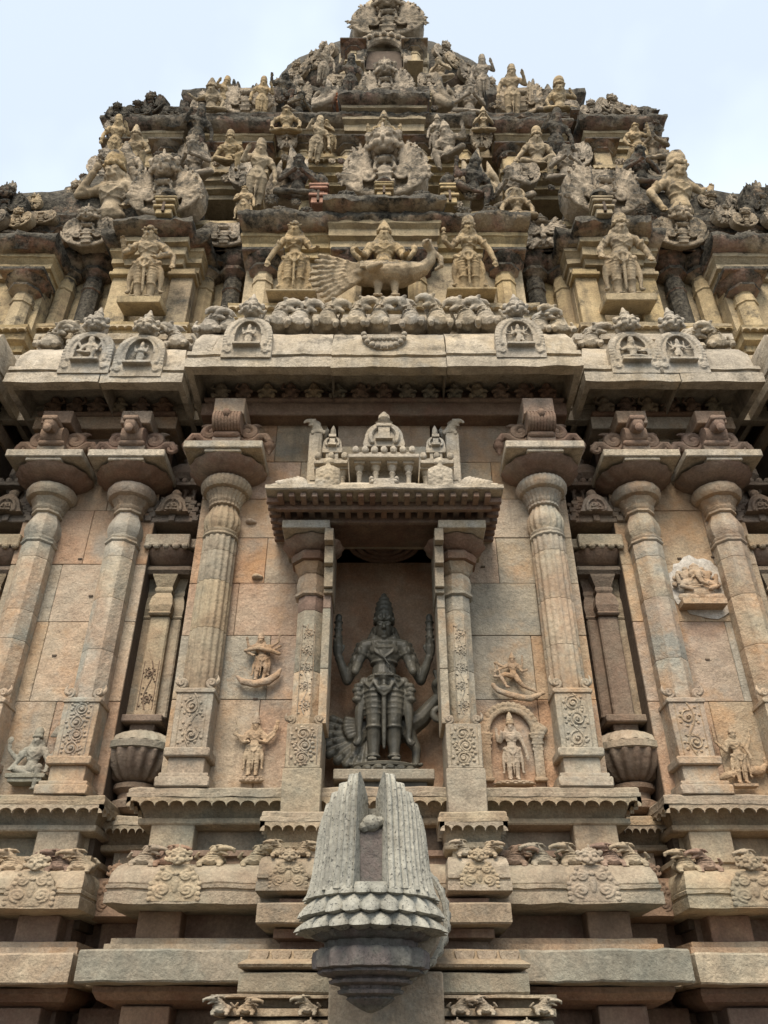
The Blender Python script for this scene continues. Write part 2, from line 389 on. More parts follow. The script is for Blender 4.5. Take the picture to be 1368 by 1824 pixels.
def figure(arms, legs='stand', female=False, crown='kirita', sway=0.0, turn=0.0, jewels=True, skirt=True, fierce=False, attr=True, sashes=True, hs=1.0, halo=False, hsz=.085):
    """returns (body, crown) of a carved deity one unit tall without its crown"""
    m = MB(); hz = .50; base = 0.0
    if legs in ('sit', 'lalita', 'cross', 'bust'): hz = .13
    sh = hz + .295; sx = .128 if not female else .112
    hipx = sway; chx = -sway*.4; hc = (chx + turn*.03, -.01, hz + .395)
    # trunk
    m.ell((hipx, 0, hz + .015), (.104, .078, .072), 14, 10)
    m.ell((hipx*.6, 0, hz + .105), (.078 if not female else .064, .062, .075), 14, 10)
    m.ell((chx, .002, hz + .215), (.108 if not female else .09, .070, .085), 14, 10)
    m.tube([(hipx*.8, 0, hz + .03), (hipx*.4, 0, hz + .13), (chx, 0, hz + .22)], [.09, .066 if not female else .055, .09], 12)
    m.tube([(chx - sx*.92, 0, sh - .012), (chx, 0, sh), (chx + sx*.92, 0, sh - .012)], [.044, .052, .044], 10)
    if female:
        for q in (-1, 1): m.ell((chx + q*.046, -.062, hz + .225), (.043, .042, .042), 10, 8)
    else:
        for q in (-1, 1): m.ell((chx + q*.05, -.045, hz + .235), (.046, .026, .035), 10, 8)
        m.ell((hipx*.7, -.036, hz + .085), (.05, .038, .045), 10, 8)
    m.tube([(chx, .004, sh), (hc[0], .0, hc[2] - .05)], [.040, .036], 10)
    head(m, hc, hs, female, fierce=fierce)
    for q in (-1, 1):
        m.tube([(hc[0] + q*.062*hs, .03, hc[2] + .02), (hc[0] + q*.085*hs, .03, hc[2] - .06), (chx + q*.10, .035, sh - .005)], [.022, .03, .016], 7)   # hair locks
    if jewels:
        m.ring((chx, -.012, sh - .004), .056, .056, .011, 18, 5, tilt=.012)
        m.ring((chx, -.025, sh - .028), .074, .062, .010, 18, 5, tilt=.03)
        pts = [(chx + .075, -.045, sh - .01), (chx + .055, -.075, hz + .21), (chx, -.082, hz + .165), (chx - .055, -.075, hz + .21), (chx - .075, -.045, sh - .01)]
        m.tube(pts, .0085, 5)
        m.ring((chx*.6, -.002, hz + .155), .083 if not female else .070, .066, .009, 18, 5)
    # legs
    if legs in ('stand', 'bend'):
        for q in (-1, 1):
            kx = hipx*.5 + q*.062; fx = q*.062
            kn = (kx, -.012, .27); an = (fx, .004, .05)
            if legs == 'bend' and q == 1: kn = (hipx*.5 + .11, -.05, .28); an = (.085, 0, .05)
            m.tube([(hipx + q*.056, 0, hz - .01), (hipx*.8 + q*.062, -.006, .39), kn], [.072, .064, .046], 10)
            m.tube([kn, ((kn[0]+an[0])/2, .012, .165), an], [.046, .044, .029], 10)
            m.ell((kn[0], -.038, kn[2]), (.030, .022, .032), 8, 6)
            m.ell((an[0] + q*.008, -.045, .022), (.032, .072, .022), 10, 6)
            for t in range(4): m.ell((an[0] + q*.008 - .02 + t*.0135, -.112, .014), (.0085, .014, .012), 6, 5)
            m.ring((an[0], .002, .06), .036, .036, .009, 12, 5)
            if jewels: m.ring((kn[0], -.005, .235), .048, .048, .007, 14, 5)
    elif legs == 'lalita':        # one leg folded on the seat, the other hanging
        m.tube([(-.05, 0, hz), (-.19, -.09, hz + .01), ], [.072, .05], 10); m.tube([(-.19, -.09, hz + .01), (.0, -.13, hz - .055)], [.046, .03], 10)
        m.ell((.035, -.14, hz - .06), (.06, .03, .022), 8, 6)
        m.tube([(.05, 0, hz), (.15, -.15, hz + .02)], [.072, .05], 10); m.tube([(.15, -.15, hz + .02), (.14, -.13, hz - .12), (.13, -.12, hz - .24)], [.046, .043, .029], 10)
        m.ell((.13, -.17, hz - .265), (.03, .065, .022), 8, 6)
    elif legs in ('sit', 'cross'):
        for q in (-1, 1):
            m.tube([(q*.06, 0, hz - .03), (q*.22, -.07, hz - .05)], [.068, .05], 10)
            m.tube([(q*.22, -.07, hz - .05), (q*.09, -.13, hz - .075), (-q*.04, -.14, hz - .085)], [.046, .04, .028], 10)
            m.ell((-q*.07, -.15, hz - .08), (.055, .03, .02), 8, 6)
    if skirt and legs in ('stand', 'bend'):
        m.ring((hipx, 0, hz + .055), .098, .076, .014, 20, 6); m.ring((hipx, 0, hz + .03), .107, .083, .011, 20, 6)
        m.ell((hipx, -.082, hz + .04), (.03, .02, .026), 8, 6)
        for k, zz in enumerate((.455, .42, .385, .35, .315)):
            for q in (-1, 1): m.ring((hipx*(.9 - k*.1) + q*.060, -.005, zz), .070 - k*.004, .070 - k*.004, .006, 14, 4)
        for q in (-1, 1):
            m.tube([(hipx + q*.05, -.072, hz + .02), (hipx + q*.035, -.09, hz - .055), (hipx, -.09, hz - .085)], [.012, .012, .012], 6)
        m.tube([(hipx, -.08, hz + .01), (hipx*.8, -.075, .36), (hipx*.5, -.055, .16), (hipx*.4, -.05, .10)], [.016, .017, .014, .010], 6)
        if sashes:
            for q in (-1, 1):
                m.ell((hipx + q*.125, -.01, hz + .03), (.034, .028, .034), 8, 6)
                blade(m, (hipx + q*.12, 0, hz + .02), (hipx*.4 + q*.15, .0, .16), (q*.018, 0, 0), .026, .022)
                blade(m, (hipx*.4 + q*.15, 0, .17), (hipx*.4 + q*.185, -.01, .145), (0, 0, -.02), .02, .012)
                m.tube([(hipx + q*.05, -.075, hz + .05), (hipx + q*.09, -.07, hz - .03), (hipx + q*.12, -.03, hz + .02)], .011, 6)
    # arms
    for a in arms:
        q, el, ha = a[0], Vector(a[1]), Vector(a[2]); what = a[3] if len(a) > 3 else None
        s0 = Vector((chx + q*sx, 0.0, sh - .02))
        el = Vector((el.x*q + chx, el.y, el.z + (hz - .5))); ha = Vector((ha.x*q + chx, ha.y, ha.z + (hz - .5)))
        m.ell(s0, (.045, .045, .048), 10, 8)
        m.tube([s0, s0.lerp(el, .55), el], [.041, .038, .031], 10); m.tube([el, el.lerp(ha, .45), ha], [.032, .031, .022], 10)
        if jewels:
            p = s0.lerp(el, .5); m.tube([p - (el - s0)*.035, p + (el - s0)*.035], .046, 10, caps=False); m.ell(p + Vector((q*.01, -.035, .02)), (.018, .016, .03), 7, 5)
            p = el.lerp(ha, .85); m.tube([p - (ha - el)*.06, p + (ha - el)*.06], .029, 8, caps=False)
        if what == 'stump': m.ell(ha, .026, 8, 6); continue
        d = (ha - el).normalized()
        if what in ('abhaya', 'disc', 'conch', 'axe', 'sword', 'flower', 'vajra'): d = Vector((0, -.1, 1))
        if what == 'down': d = Vector((q*.05, -.1, -1))
        if what == 'hip': d = Vector((-q*1, -.35, -.25))
        hand(m, ha, d, hsz, q, what in ('abhaya', 'down'))
        t = ha + Vector((0, -.015, .07))
        if what == 'vajra':
            m.tube([t + Vector((0,0,-.02)), t + Vector((0,0,.03)), t + Vector((0,0,.08)), t + Vector((0,0,.19))], [.016, .026, .022, .024], 8)
            for k in range(3): m.ring(t + Vector((0,0,.05 + k*.05)), .026, .022, .008, 10, 4)
        elif what == 'sword': m.tube([t, t + Vector((q*.02,0,.19))], [.017, .026], 6, sx=.6)
        elif what == 'disc': m.ell(t + Vector((0,0,.05)), (.045, .02, .05), 10, 6); m.ring(t + Vector((0,-.012,.05)), .01, .01, .01, 8, 4)
        elif what == 'conch': m.ell(t + Vector((0,0,.05)), (.03, .03, .045), 8, 6); m.tube([t + Vector((0,0,.08)), t + Vector((0,0,.115))], [.018, .005], 6)
        elif what == 'axe': m.tube([t + Vector((0,0,-.06)), t + Vector((0,0,.11))], .011, 6); m.ell(t + Vector((q*.03,0,.085)), (.035, .012, .032), 8, 6)
        elif what == 'flower': m.tube([t + Vector((0,0,-.05)), t + Vector((0,0,.05))], .012, 6); m.ell(t + Vector((0,0,.07)), (.026, .024, .035), 8, 6)
        elif what == 'bow': m.tube(arcpts(ha.x + q*.01, ha.z, .03, -80, 80, 6, ha.y - .02, .3), .011, 6)
        elif what == 'staff': m.tube([(ha.x, ha.y - .02, .02), (ha.x, ha.y - .02, ha.z + .12)], [.03, .02], 8); m.ell((ha.x, ha.y - .02, .06), (.05, .05, .07), 8, 6)
    cr = crown_mb(crown, hc, hs) if crown else MB()
    if halo: m.tube(arcpts(hc[0], hc[2] + .03, .12, -40, 220, 16, .05), .022, 6)
    return m, cr

A_DOWN = (1, (.20, .02, .66), (.215, -.03, .47), 'down')
def A(q, e, h, w=None): return (q, e, h, w)

def kirti(m, c, s=1.0, crown=True):
    """lion mask: bulging eyes, brow, split muzzle, jowls and flame ears"""
    x, y, z = c
    m.ell((x, y, z), (.20*s, .12*s, .16*s), 14, 10)
    for q in (-1, 1):
        m.ell((x + q*.085*s, y - .11*s, z + .05*s), (.055*s, .05*s, .05*s), 10, 8)
        m.ring((x + q*.085*s, y - .125*s, z + .05*s), .045*s, .03*s, .014*s, 12, 5)
        m.ell((x + q*.075*s, y - .13*s, z - .075*s), (.075*s, .065*s, .06*s), 10, 8)
        m.tube([(x + q*.02*s, y - .12*s, z + .10*s), (x + q*.09*s, y - .12*s, z + .135*s), (x + q*.17*s, y - .07*s, z + .10*s)], [.02*s, .03*s, .018*s], 7)
        blade(m, (x + q*.15*s, y, z + .06*s), (x + q*.20*s, y + .02*s, z + .15*s), (q*.04*s, 0, 0), .045*s, .03*s)
        m.tube(spiral(x + q*.20*s, z + .12*s, .05*s, .01*s, 0, 1.2, 9, y - .03*s, q), .018*s, 5)
        blade(m, (x + q*.17*s, y, z - .03*s), (x + q*.25*s, y + .02*s, z + .02*s), (q*.02*s, 0, -.03*s), .04*s, .025*s)
        m.ell((x + q*.17*s, y - .04*s, z - .05*s), (.05*s, .06*s, .06*s), 8, 6)
        m.tube([(x + q*.05*s, y - .15*s, z - .10*s), (x + q*.055*s, y - .16*s, z - .15*s)], [.016*s, .008*s], 6)
    m.tube([(x, y - .10*s, z + .09*s), (x, y - .17*s, z - .02*s)], [.028*s, .04*s], 8)
    m.ell((x, y - .09*s, z - .14*s), (.10*s, .06*s, .035*s), 10, 6)
    if crown:
        for k, (dx, h) in enumerate(((-.11, .10), (-.055, .15), (0, .20), (.055, .15), (.11, .10))):
            m.ell((x + dx*s, y - .05*s, z + .14*s), (.035*s, .04*s, h*s*.6), 8, 6)
        m.ell((x, y - .05*s, z + .26*s), (.025*s, .025*s, .05*s), 7, 5)
    return m

def plume(m, p0, p1, w, q, rd):
    """flat ridged flame leaf: broad body, curled tip, side lobes"""
    p0 = Vector(p0); p1 = Vector(p1); d = p1 - p0; n = Vector((-d.z, 0, d.x)).normalized()
    m.tube([p0, p0 + d*.35 - n*q*w*.25, p0 + d*.7, p1 + n*q*w*.3], [w*.55, w*.62, w*.5, w*.16], 7, sx=1.0)
    for t in (.35, .55, .75, .9):
        for e in (-1, 1):
            c = p0 + d*t + n*e*w*.48*(1.15 - t*.5); m.ell((c.x, c.y - .012, c.z), (w*.20, w*.25, w*.24), 6, 5)
    m.tube([p0 + Vector((0, -w*.5, 0)), p0 + d*.8 + Vector((0, -w*.45, 0))], [w*.16, w*.10], 5)
def fan_gable(n=6, mask=True, wide=1.0, seed=0, pl=.42):
    """horseshoe gable of the stucco tower: bowl shaped shell, flame plumes, scrolls, lion mask; one unit wide"""
    m = MB(); rd = random.Random(seed)
    pts = [(.46*math.cos(R(180 + 15*k)), .30 + .30*math.sin(R(180 + 15*k))) for k in range(13)]
    top = [(.47, .46), (.40, .58), (.30, .64), (.18, .60), (-.18, .60), (-.30, .64), (-.40, .58), (-.47, .46)]
    m.prism([(x*wide, z) for x, z in pts + top], -.01, .34)
    m.tube([(.47*wide*math.cos(R(180 + 180*k/14)), -.04, .33 + .32*math.sin(R(180 + 180*k/14))) for k in range(15)], [.014 + .030*math.sin(math.pi*k/14) for k in range(15)], 8)
    for q in (-1, 1):
        for k in range(n + 2):
            a = R(-8 + 84*k/(n + 1)); ln = pl + .05*math.sin(k*1.3 + seed) + rd.uniform(-.02, .03)
            plume(m, (q*wide*(.15 + .05*math.cos(a)), -.03, .25 + .06*math.sin(a)), (q*wide*(.10 + ln*math.cos(a)*.95), -.03 - .02*(k % 2), .25 + ln*math.sin(a)), .072, q, rd)
        m.tube(spiral(q*.185*wide, .235, .105, .012, R(-60 + 20*seed), 2.0, 30, -.07, q), .019, 6)
        m.ell((q*.185*wide, -.09, .235), .028, 8, 6)
        m.tube(spiral(q*.31*wide, .115, .065, .01, R(120), 1.6, 18, -.06, q), .016, 6)
        for k in range(7): m.ell((q*(.12 + .045*k)*wide, -.05, .055 + .012*k*k*.5), (.026, .03, .022), 6, 5)
    m.box(-.085, .085, -.12, 0, .02, .10); m.box(-.11, .11, -.14, 0, .10, .13); m.box(-.07, .07, -.12, 0, .13, .20)
    m.box(-.10, .10, -.14, 0, .20, .225); m.ell((0, -.10, .27), (.085, .05, .06), 10, 8)
    m.tube(arcpts(0, .30, .11, -10, 190, 12, -.11), .022, 6)
    m.ell((0, -.10, .40), (.13, .06, .05), 10, 6)
    for k in range(5): m.ell((-.09 + .045*k, -.15, .395), .018, 6, 5)
    if mask: kirti(m, (0, -.10, .60), .80)
    return m

def medallion(seed=0):
    """shell shaped scroll gable: two volutes in a leafy shell under a lion mask (one unit wide)"""
    m = MB(); rd = random.Random(seed)
    m.prism([(.42*math.cos(R(a)), .33 + .33*math.sin(R(a))) for a in range(0, 360, 18)], .0, .30)
    for q in (-1, 1):
        m.tube(spiral(q*.17, .34 + .02*seed, .145, .015, R(-70 + 40*seed), 2.1, 34, -.05, q), .026, 6); m.ell((q*.17, -.07, .34), .035, 7, 5)
        for k in range(8):
            a = R(-62 + 17*k); ln = .40 + rd.uniform(-.02, .05)
            plume(m, (q*.24*math.cos(a), -.02, .33 + .24*math.sin(a)), (q*ln*1.08*math.cos(a), -.03, .33 + ln*math.sin(a)), .085, q, rd)
        m.tube(spiral(q*.12, .12, .07, .01, R(60), 1.5, 16, -.05, q), .02, 6)
    m.tube([(0, -.04, .04), (0, -.07, .30), (0, -.05, .52)], [.03, .05, .03], 8); m.ell((0, -.10, .20), (.05, .04, .05), 7, 5)
    if seed % 3 != 2: kirti(m, (0, -.06, .70), .78)
    else:
        m.lathe(0, .05, [(.13, .60), (.16, .64), (.10, .68), (.13, .72), (.06, .80), (.02, .9)], 8)
    return m

def wing(seed=0):
    """side wing of a gable: thick upturned shell with feather ridges, seen beside the middle gable"""
    m = MB()
    m.tube([(-.30, 0, .02), (-.05, -.02, .0), (.22, -.02, .10), (.40, 0, .36), (.44, .02, .62)], [.06, .13, .15, .12, .05], 10)
    m.tube([(-.2, 0, .16), (.02, -.02, .22), (.16, -.02, .42), (.18, 0, .70), (.12, 0, .86)], [.05, .12, .13, .10, .03], 10)
    m.tube([(-.25, 0, .3), (-.1, -.02, .42), (-.06, 0, .62)], [.05, .09, .03], 8)
    for k in range(4): m.tube([(.05 + .03*k, -.13, .2 + .06*k), (.14 + .01*k, -.12, .45 + .07*k)], .012, 5)
    m.box(-.35, .3, 0, .35, -.1, .25)
    return m

def lion(m, s=1.0, flip=1, rd=random):
    """crouching frieze beast: plump ribbed chest, arched neck with reins, head turned outwards with open jaws"""
    j = lambda a: a * rd.uniform(.92, 1.08)
    m.ell((0, .05*s, .14*s), (.16*s, .15*s, .125*s), 12, 8)
    m.ell((flip*.02*s, -.06*s, .15*s), (.115*s, .11*s, .125*s), 12, 8)
    m.tube([(0, 0, .18*s), (flip*.05*s, -.06*s, .28*s), (flip*.09*s, -.10*s, .34*s)], [.10*s, .08*s, .07*s], 9)
    hx, hz = flip*.12*s, j(.335)*s
    m.ell((hx, -.12*s, hz), (.075*s, .09*s, .07*s), 10, 8)
    m.tube([(hx, -.16*s, hz + .005*s), (hx + flip*.10*s, -.19*s, hz - .005*s), (hx + flip*.15*s, -.19*s, hz - .03*s), (hx + flip*.155*s, -.19*s, hz - .075*s)], [.055*s, .044*s, .032*s, .016*s], 8)
    m.tube([(hx, -.15*s, hz - .055*s), (hx + flip*.07*s, -.17*s, hz - .105*s)], [.035*s, .024*s], 7)
    for q in (-1, 1):
        m.ell((hx + q*.045*s, -.185*s, hz + .04*s), (.024*s, .022*s, .022*s), 7, 5); m.ring((hx + q*.045*s, -.19*s, hz + .04*s), .026*s, .02*s, .008*s, 9, 4)
        m.tube([(hx - flip*.02*s + q*.03*s, -.11*s, hz + .055*s), (hx - flip*.09*s + q*.03*s, -.07*s, hz + .06*s), (hx - flip*.14*s + q*.02*s, -.05*s, hz + .02*s)], [.026*s, .024*s, .012*s], 6)
    for k in range(4): m.ring((flip*(.005 + .014*k)*s, -(.045 + .012*k)*s, (.10 + .042*k)*s), (.120 - .006*k)*s, (.116 - .008*k)*s, .009*s, 16, 5, tilt=-.05*s)
    for k in range(7):                                        # feathers or ribs on the flank
        a = R(200 + 20*k); m.tube([(.05*s*math.cos(a), -.165*s, .15*s + .05*s*math.sin(a)), (.10*s*math.cos(a), -.135*s, .14*s + .10*s*math.sin(a))], [.012*s, .016*s], 5)
    for k in range(5): m.ell((hx - flip*(.03 + .03*k)*s, (-.06 + .03*k)*s, hz + (.075 - .045*k)*s), (.03*s, .025*s, .03*s), 7, 5)   # mane
    for q in (-1, 1):
        m.tube([(q*.10*s, -.09*s, .11*s), (q*.12*s, -.16*s, .06*s), (q*.11*s, -.17*s, .01*s)], [.05*s, .04*s, .034*s], 7)
        for t in (-1, 0, 1): m.ell((q*.11*s + t*.018*s, -.20*s, .012*s), (.011*s, .018*s, .012*s), 6, 4)
    m.tube([(-flip*.13*s, .05*s, .14*s), (-flip*.19*s, -.02*s, .20*s), (-flip*.15*s, -.06*s, .27*s)], [.035*s, .03*s, .02*s], 7)
    return m

def dwarf(m, k=0):
    """squat frieze dwarf, arms raised or on its belly"""
    m.ell((0, 0, .30), (.20, .15, .20), 12, 8); m.ell((0, -.05, .58), (.14, .12, .13), 10, 8)
    for q in (-1, 1):
        m.tube([(q*.1, -.02, .1), (q*.22, -.10, .08), (q*.18, -.12, -.02)], [.09, .08, .05], 8)
        if (k + (q > 0)) % 3 == 0: m.tube([(q*.17, 0, .46), (q*.30, -.05, .50), (q*.24, -.05, .72)], [.06, .055, .045], 8)
        else: m.tube([(q*.17, 0, .46), (q*.29, -.06, .32), (q*.10, -.16, .30)], [.06, .055, .045], 8)
        m.ell((q*.05, -.14, .61), .025, 6, 5); m.ell((q*.14, -.04, .56), (.03, .04, .06), 6, 5)
    m.ell((0, -.17, .56), (.025, .03, .03), 6, 5); m.ell((0, 0, .71), (.11, .1, .06), 8, 6)
    m.ring((0, 0, .44), .15, .12, .02, 14, 5)
    return m

def nasi_plate(kind=0, seed=0, rim=True):
    """stone dormer plate on the cornice: shouldered plate, sunk arch with a small figure, sill and lion mask (one unit wide, 1.2 tall to the shoulder)"""
    p = MB(); V = 1.6
    half = [(.50, .0), (.50, .10), (.47, .16), (.50, .24), (.49, .40), (.46, .52), (.40, .60), (.30, .66), (.19, .70), (.15, .78), (.16, .92), (.12, .98)]
    p.prism(half + [(-x, z) for x, z in half[::-1]], .10, .30)
    p.prism([(-.5, 0), (.5, 0), (.5, .24), (-.5, .24)], 0, .16)
    for q in (-1, 1):
        side = [(.27, .24), (.49, .24), (.49, .42), (.45, .54), (.38, .61), (.27, .665), (.12, .70), (.0, .71), (0, .635), (.07, .627), (.135, .604), (.19, .566), (.234, .518), (.261, .461), (.27, .40)]
        pl = [(x*q, z) for x, z in side]
        p.prism(pl if q > 0 else pl[::-1], 0, .16)
    m = MB(); m.merge(p, Matrix.Diagonal((1, 1, V, 1)))
    for q in (-1, 1):
        if rim:
            for j in range(13):
                t = j/12; a = R(-25 + 100*t); m.ell((q*(.38*math.cos(a) + .02), -.005, .57 + .48*math.sin(a)), (.05, .035, .055), 7, 5)
                m.ell((q*(.46*math.cos(a) + .01), .0, .50 + .55*math.sin(a)), (.035, .03, .04), 6, 5)
            m.tube(spiral(q*.38, .17, .085, .01, 0, 1.5, 14, -.005, q), .024, 5)
    m.tube([(.27*math.cos(R(a)), -.005, (.40 + .235*math.sin(R(a)))*V) for a in range(0, 181, 15)], .02, 5)
    m.box(-.28, .28, -.12, .1, .26, .32)
    J = dict(jewels=False, sashes=False)
    if kind == 0: b, c = figure([A(1,(.2,-.02,.7),(.2,-.06,.84)), A(-1,(.2,-.02,.7),(.2,-.06,.84)), A(1,(.17,-.03,.62),(.08,-.1,.62)), A(-1,(.17,-.03,.62),(.08,-.1,.62))], 'stand', **J)
    elif kind == 1: b, c = figure([A(1,(.2,-.02,.7),(.24,-.06,.84)), A(-1,(.2,-.02,.7),(.24,-.06,.84)), A(1,(.17,-.03,.62),(.16,-.1,.54)), A(-1,(.17,-.03,.62),(.20,-.1,.52))], 'lalita', **J)
    elif kind == 2: b, c = figure([A(1,(.22,-.02,.74),(.30,-.04,.88)), A(-1,(.22,-.02,.70),(.32,-.04,.74)), A(1,(.2,-.03,.62),(.30,-.05,.58)), A(-1,(.2,-.03,.62),(.30,-.05,.60)), A(1,(.18,0,.76),(.2,-.02,.96)), A(-1,(.18,0,.76),(.2,-.02,.96))], 'bend', sway=.03, **J)
    else: b, c = figure([A(1,(.22,-.02,.74),(.28,-.04,.62)), A(-1,(.22,-.02,.70),(.30,-.04,.84)), A(1,(.2,-.03,.66),(.10,-.1,.60))], 'sit', **J)
    b.merge(c); sc = {0: .56, 1: .82, 2: .56, 3: .9}[kind]; dz = {0: 0, 1: .12, 2: 0, 3: .02}[kind]
    m.merge(b, Matrix.Translation((0, .04, .32 + dz)) @ Matrix.Diagonal((sc*1.12, sc*.9, sc, 1)))
    kirti(m, (0, .02, 1.34), 1.05)
    m.tube([(0, .06, 1.5), (0, .06, 1.86)], [.14, .03], 8); m.ell((0, .03, 1.66), (.11, .09, .06), 8, 6)
    return m

def crest(seed=0):
    """leafy plaque with scrolls and a lion mask on the base course (one unit wide)"""
    m = MB()
    m.prism([(.46,0),(.50,.2),(.42,.62),(.24,.86),(-.24,.86),(-.42,.62),(-.5,.2),(-.46,0)], .02, .2)
    for q in (-1, 1):
        m.tube(spiral(q*.24, .26, .16, .02, R(-90), 1.7, 22, -.0, q), .035, 6)
        m.tube(spiral(q*.20, .60, .12, .02, R(90), 1.5, 18, -.0, q), .03, 6)
        for k in range(7): m.ell((q*(.47 - .03*k*(k > 3)), .0, .06 + .12*k), (.05, .04, .055), 6, 5)
    m.ell((0, 0, .40), (.07, .05, .2), 8, 6); m.ell((0, -.02, .66), (.06, .05, .06), 8, 6)
    kirti(m, (0, .02, 1.04), 1.05)
    return m

def scallops(m, p0, p1, z1, h, n, th=.03, inward=(0, 1)):
    """lip whose lower edge is bitten by a row of arcs, from p0 to p1 in plan"""
    ax, ay = p0; bx, by = p1; ix, iy = inward
    pts = [(0, z1)]; dz = h
    for k in range(n):
        for j in range(0, 7):
            a = math.pi * (1 - j/6); u = (k + .5 + .5*math.cos(a)) / n
            pts.append((u, z1 - dz + dz*.62*math.sin(a)))
    pts.append((1, z1))
    o = []
    fr = [(ax + (bx-ax)*u, ay + (by-ay)*u, z) for u, z in pts]; bk = [(x + ix*th, y + iy*th, z) for x, y, z in fr]
    N = len(fr); vs = fr + bk; fs = []
    # strip quads between the top edge and the arcs
    top = [(ax + (bx-ax)*u, ay + (by-ay)*u, z1) for u, z in pts]
    vs += top; 
    for i in range(N - 1):
        fs.append((i, i+1, 2*N + i+1, 2*N + i)); fs.append((i+1, i, N + i, N + i+1))
    m.add(vs, fs)
    return m
# ------------------------------------------------------------------ setting
g = MB(); g.box(-120, 120, -120, 120, -.5, 0)
go = obj('ground', g, GROUND); go['kind'] = 'structure'
for i in range(-6, 7):                                                     # paving slabs of the court
    for j in range(-3, 6):
        p = MB(); x = i*1.2 + (j % 2)*.5; p.box(x + .006, x + 1.194, j*.9 + .006, j*.9 + .894, -.02, .012 + random.uniform(0, .006), .008)
        obj('paving_slab', p, GROUND, go)

temple = empty('temple', (0, 9, 0))
tag(temple, 'tall carved granite and stucco temple tower with pilastered wall below stepped storeys', 'temple')
INV = Matrix.Translation((0, -9, 0))
def part(name, mb, mat, parent=None, smooth=None, loc=None, M=None):
    """part of the temple (parent None) or piece of such a part; geometry in world coordinates"""
    me = mb.mesh(name, smooth) if isinstance(mb, MB) else mb
    o = link(name, me, mat, parent or temple, loc, M)
    if parent is None: o.matrix_parent_inverse = INV
    return o

DC, DS, DR = 6.0, 6.2, 6.62                       # wall planes: middle bay, side bays, recesses
ZL = 3.13                                          # floor line of the pilasters

core = MB(); core.box(-6.6, 6.6, 6.72, 18, 0, 8.25); core.box(-5.9, 5.9, 7.35, 17.5, 8.25, 10.6); core.box(-4.6, 4.6, 8.3, 17, 10.6, 14.2)
core_o = part('core_masonry', core, JOINT_SHADE)

def blocks(wall, D, x0, x1, courses, mat, seed, widths=(.38, .75), hole=None):
    """coursed ashlar: every block a piece with open joints"""
    rd = random.Random(seed)
    for a, b in zip(courses[:-1], courses[1:]):
        x = x0
        while x < x1 - .02:
            wd = rd.uniform(*widths); x2 = min(x + wd, x1)
            if x1 - x2 < .18: x2 = x1
            if not (hole and x2 > hole[0] + .01 and x < hole[1] - .01 and b <= hole[2] + .01):
                m = MB(); d = rd.uniform(-.005, .005)
                m.box(x + .0018, x2 - .0018, D + d*.6, D + .10, a + .0018, b - .0018, .004)
                part('stone_block', m, rd.choice((mat, mat, WALLP, WALLG)) if mat is WALL else mat, wall)
            x = x2

CR = [ZL, 3.86, 4.40, 4.88, 5.33, 5.74, 6.16, 6.62]
for s in (-1, 1):
    wm = MB(); xs = sorted((s*.545, s*1.64)); wm.box(xs[0], xs[1], DC + .02, 6.8, 2.3, 6.95)
    wo = part('wall', wm, JOINT_SHADE)
    blocks(wo, DC, xs[0], xs[1], CR, WALL, 11 + s, (.4, .9))
    for k, (xa, xb) in enumerate(((2.10, 3.30), )):
        wm = MB(); xs = sorted((s*xa, s*xb)); wm.box(xs[0], xs[1], DS + .02, 6.8, 2.3, 6.95)
        wo = part('wall', wm, JOINT_SHADE); blocks(wo, DS, xs[0], xs[1], [3.10, 3.92, 4.62, 5.18, 5.75, 6.2, 6.7], WALL, 31 + s, (.45, .9))
    for k, (xa, xb) in enumerate(((1.62, 2.12), (3.28, 3.80))):
        wm = MB(); xs = sorted((s*xa, s*xb)); wm.box(xs[0], xs[1], DR + .02, 6.9, 2.3, 6.95)
        wo = part('wall', wm, JOINT_SHADE); blocks(wo, DR, xs[0], xs[1], [3.0, 3.4, 3.95, 4.5, 5.05, 5.6, 6.15, 6.9], DARK, 51 + s + k*7, (.2, .4))
    wm = MB(); xs = sorted((s*3.80, s*5.4)); wm.box(xs[0], xs[1], DC + .02, 6.8, 2.3, 6.95)
    wo = part('wall', wm, JOINT_SHADE); blocks(wo, DC, xs[0], xs[1], CR, WALL, 71 + s)
wm = MB(); wm.box(-.44, .44, DC + .02, 6.8, 5.30, 6.95); wo = part('wall', wm, JOINT_SHADE)
blocks(wo, DC, -.44, .44, [5.34, 5.74, 6.16, 6.62], WALL, 5, (.3, .6))

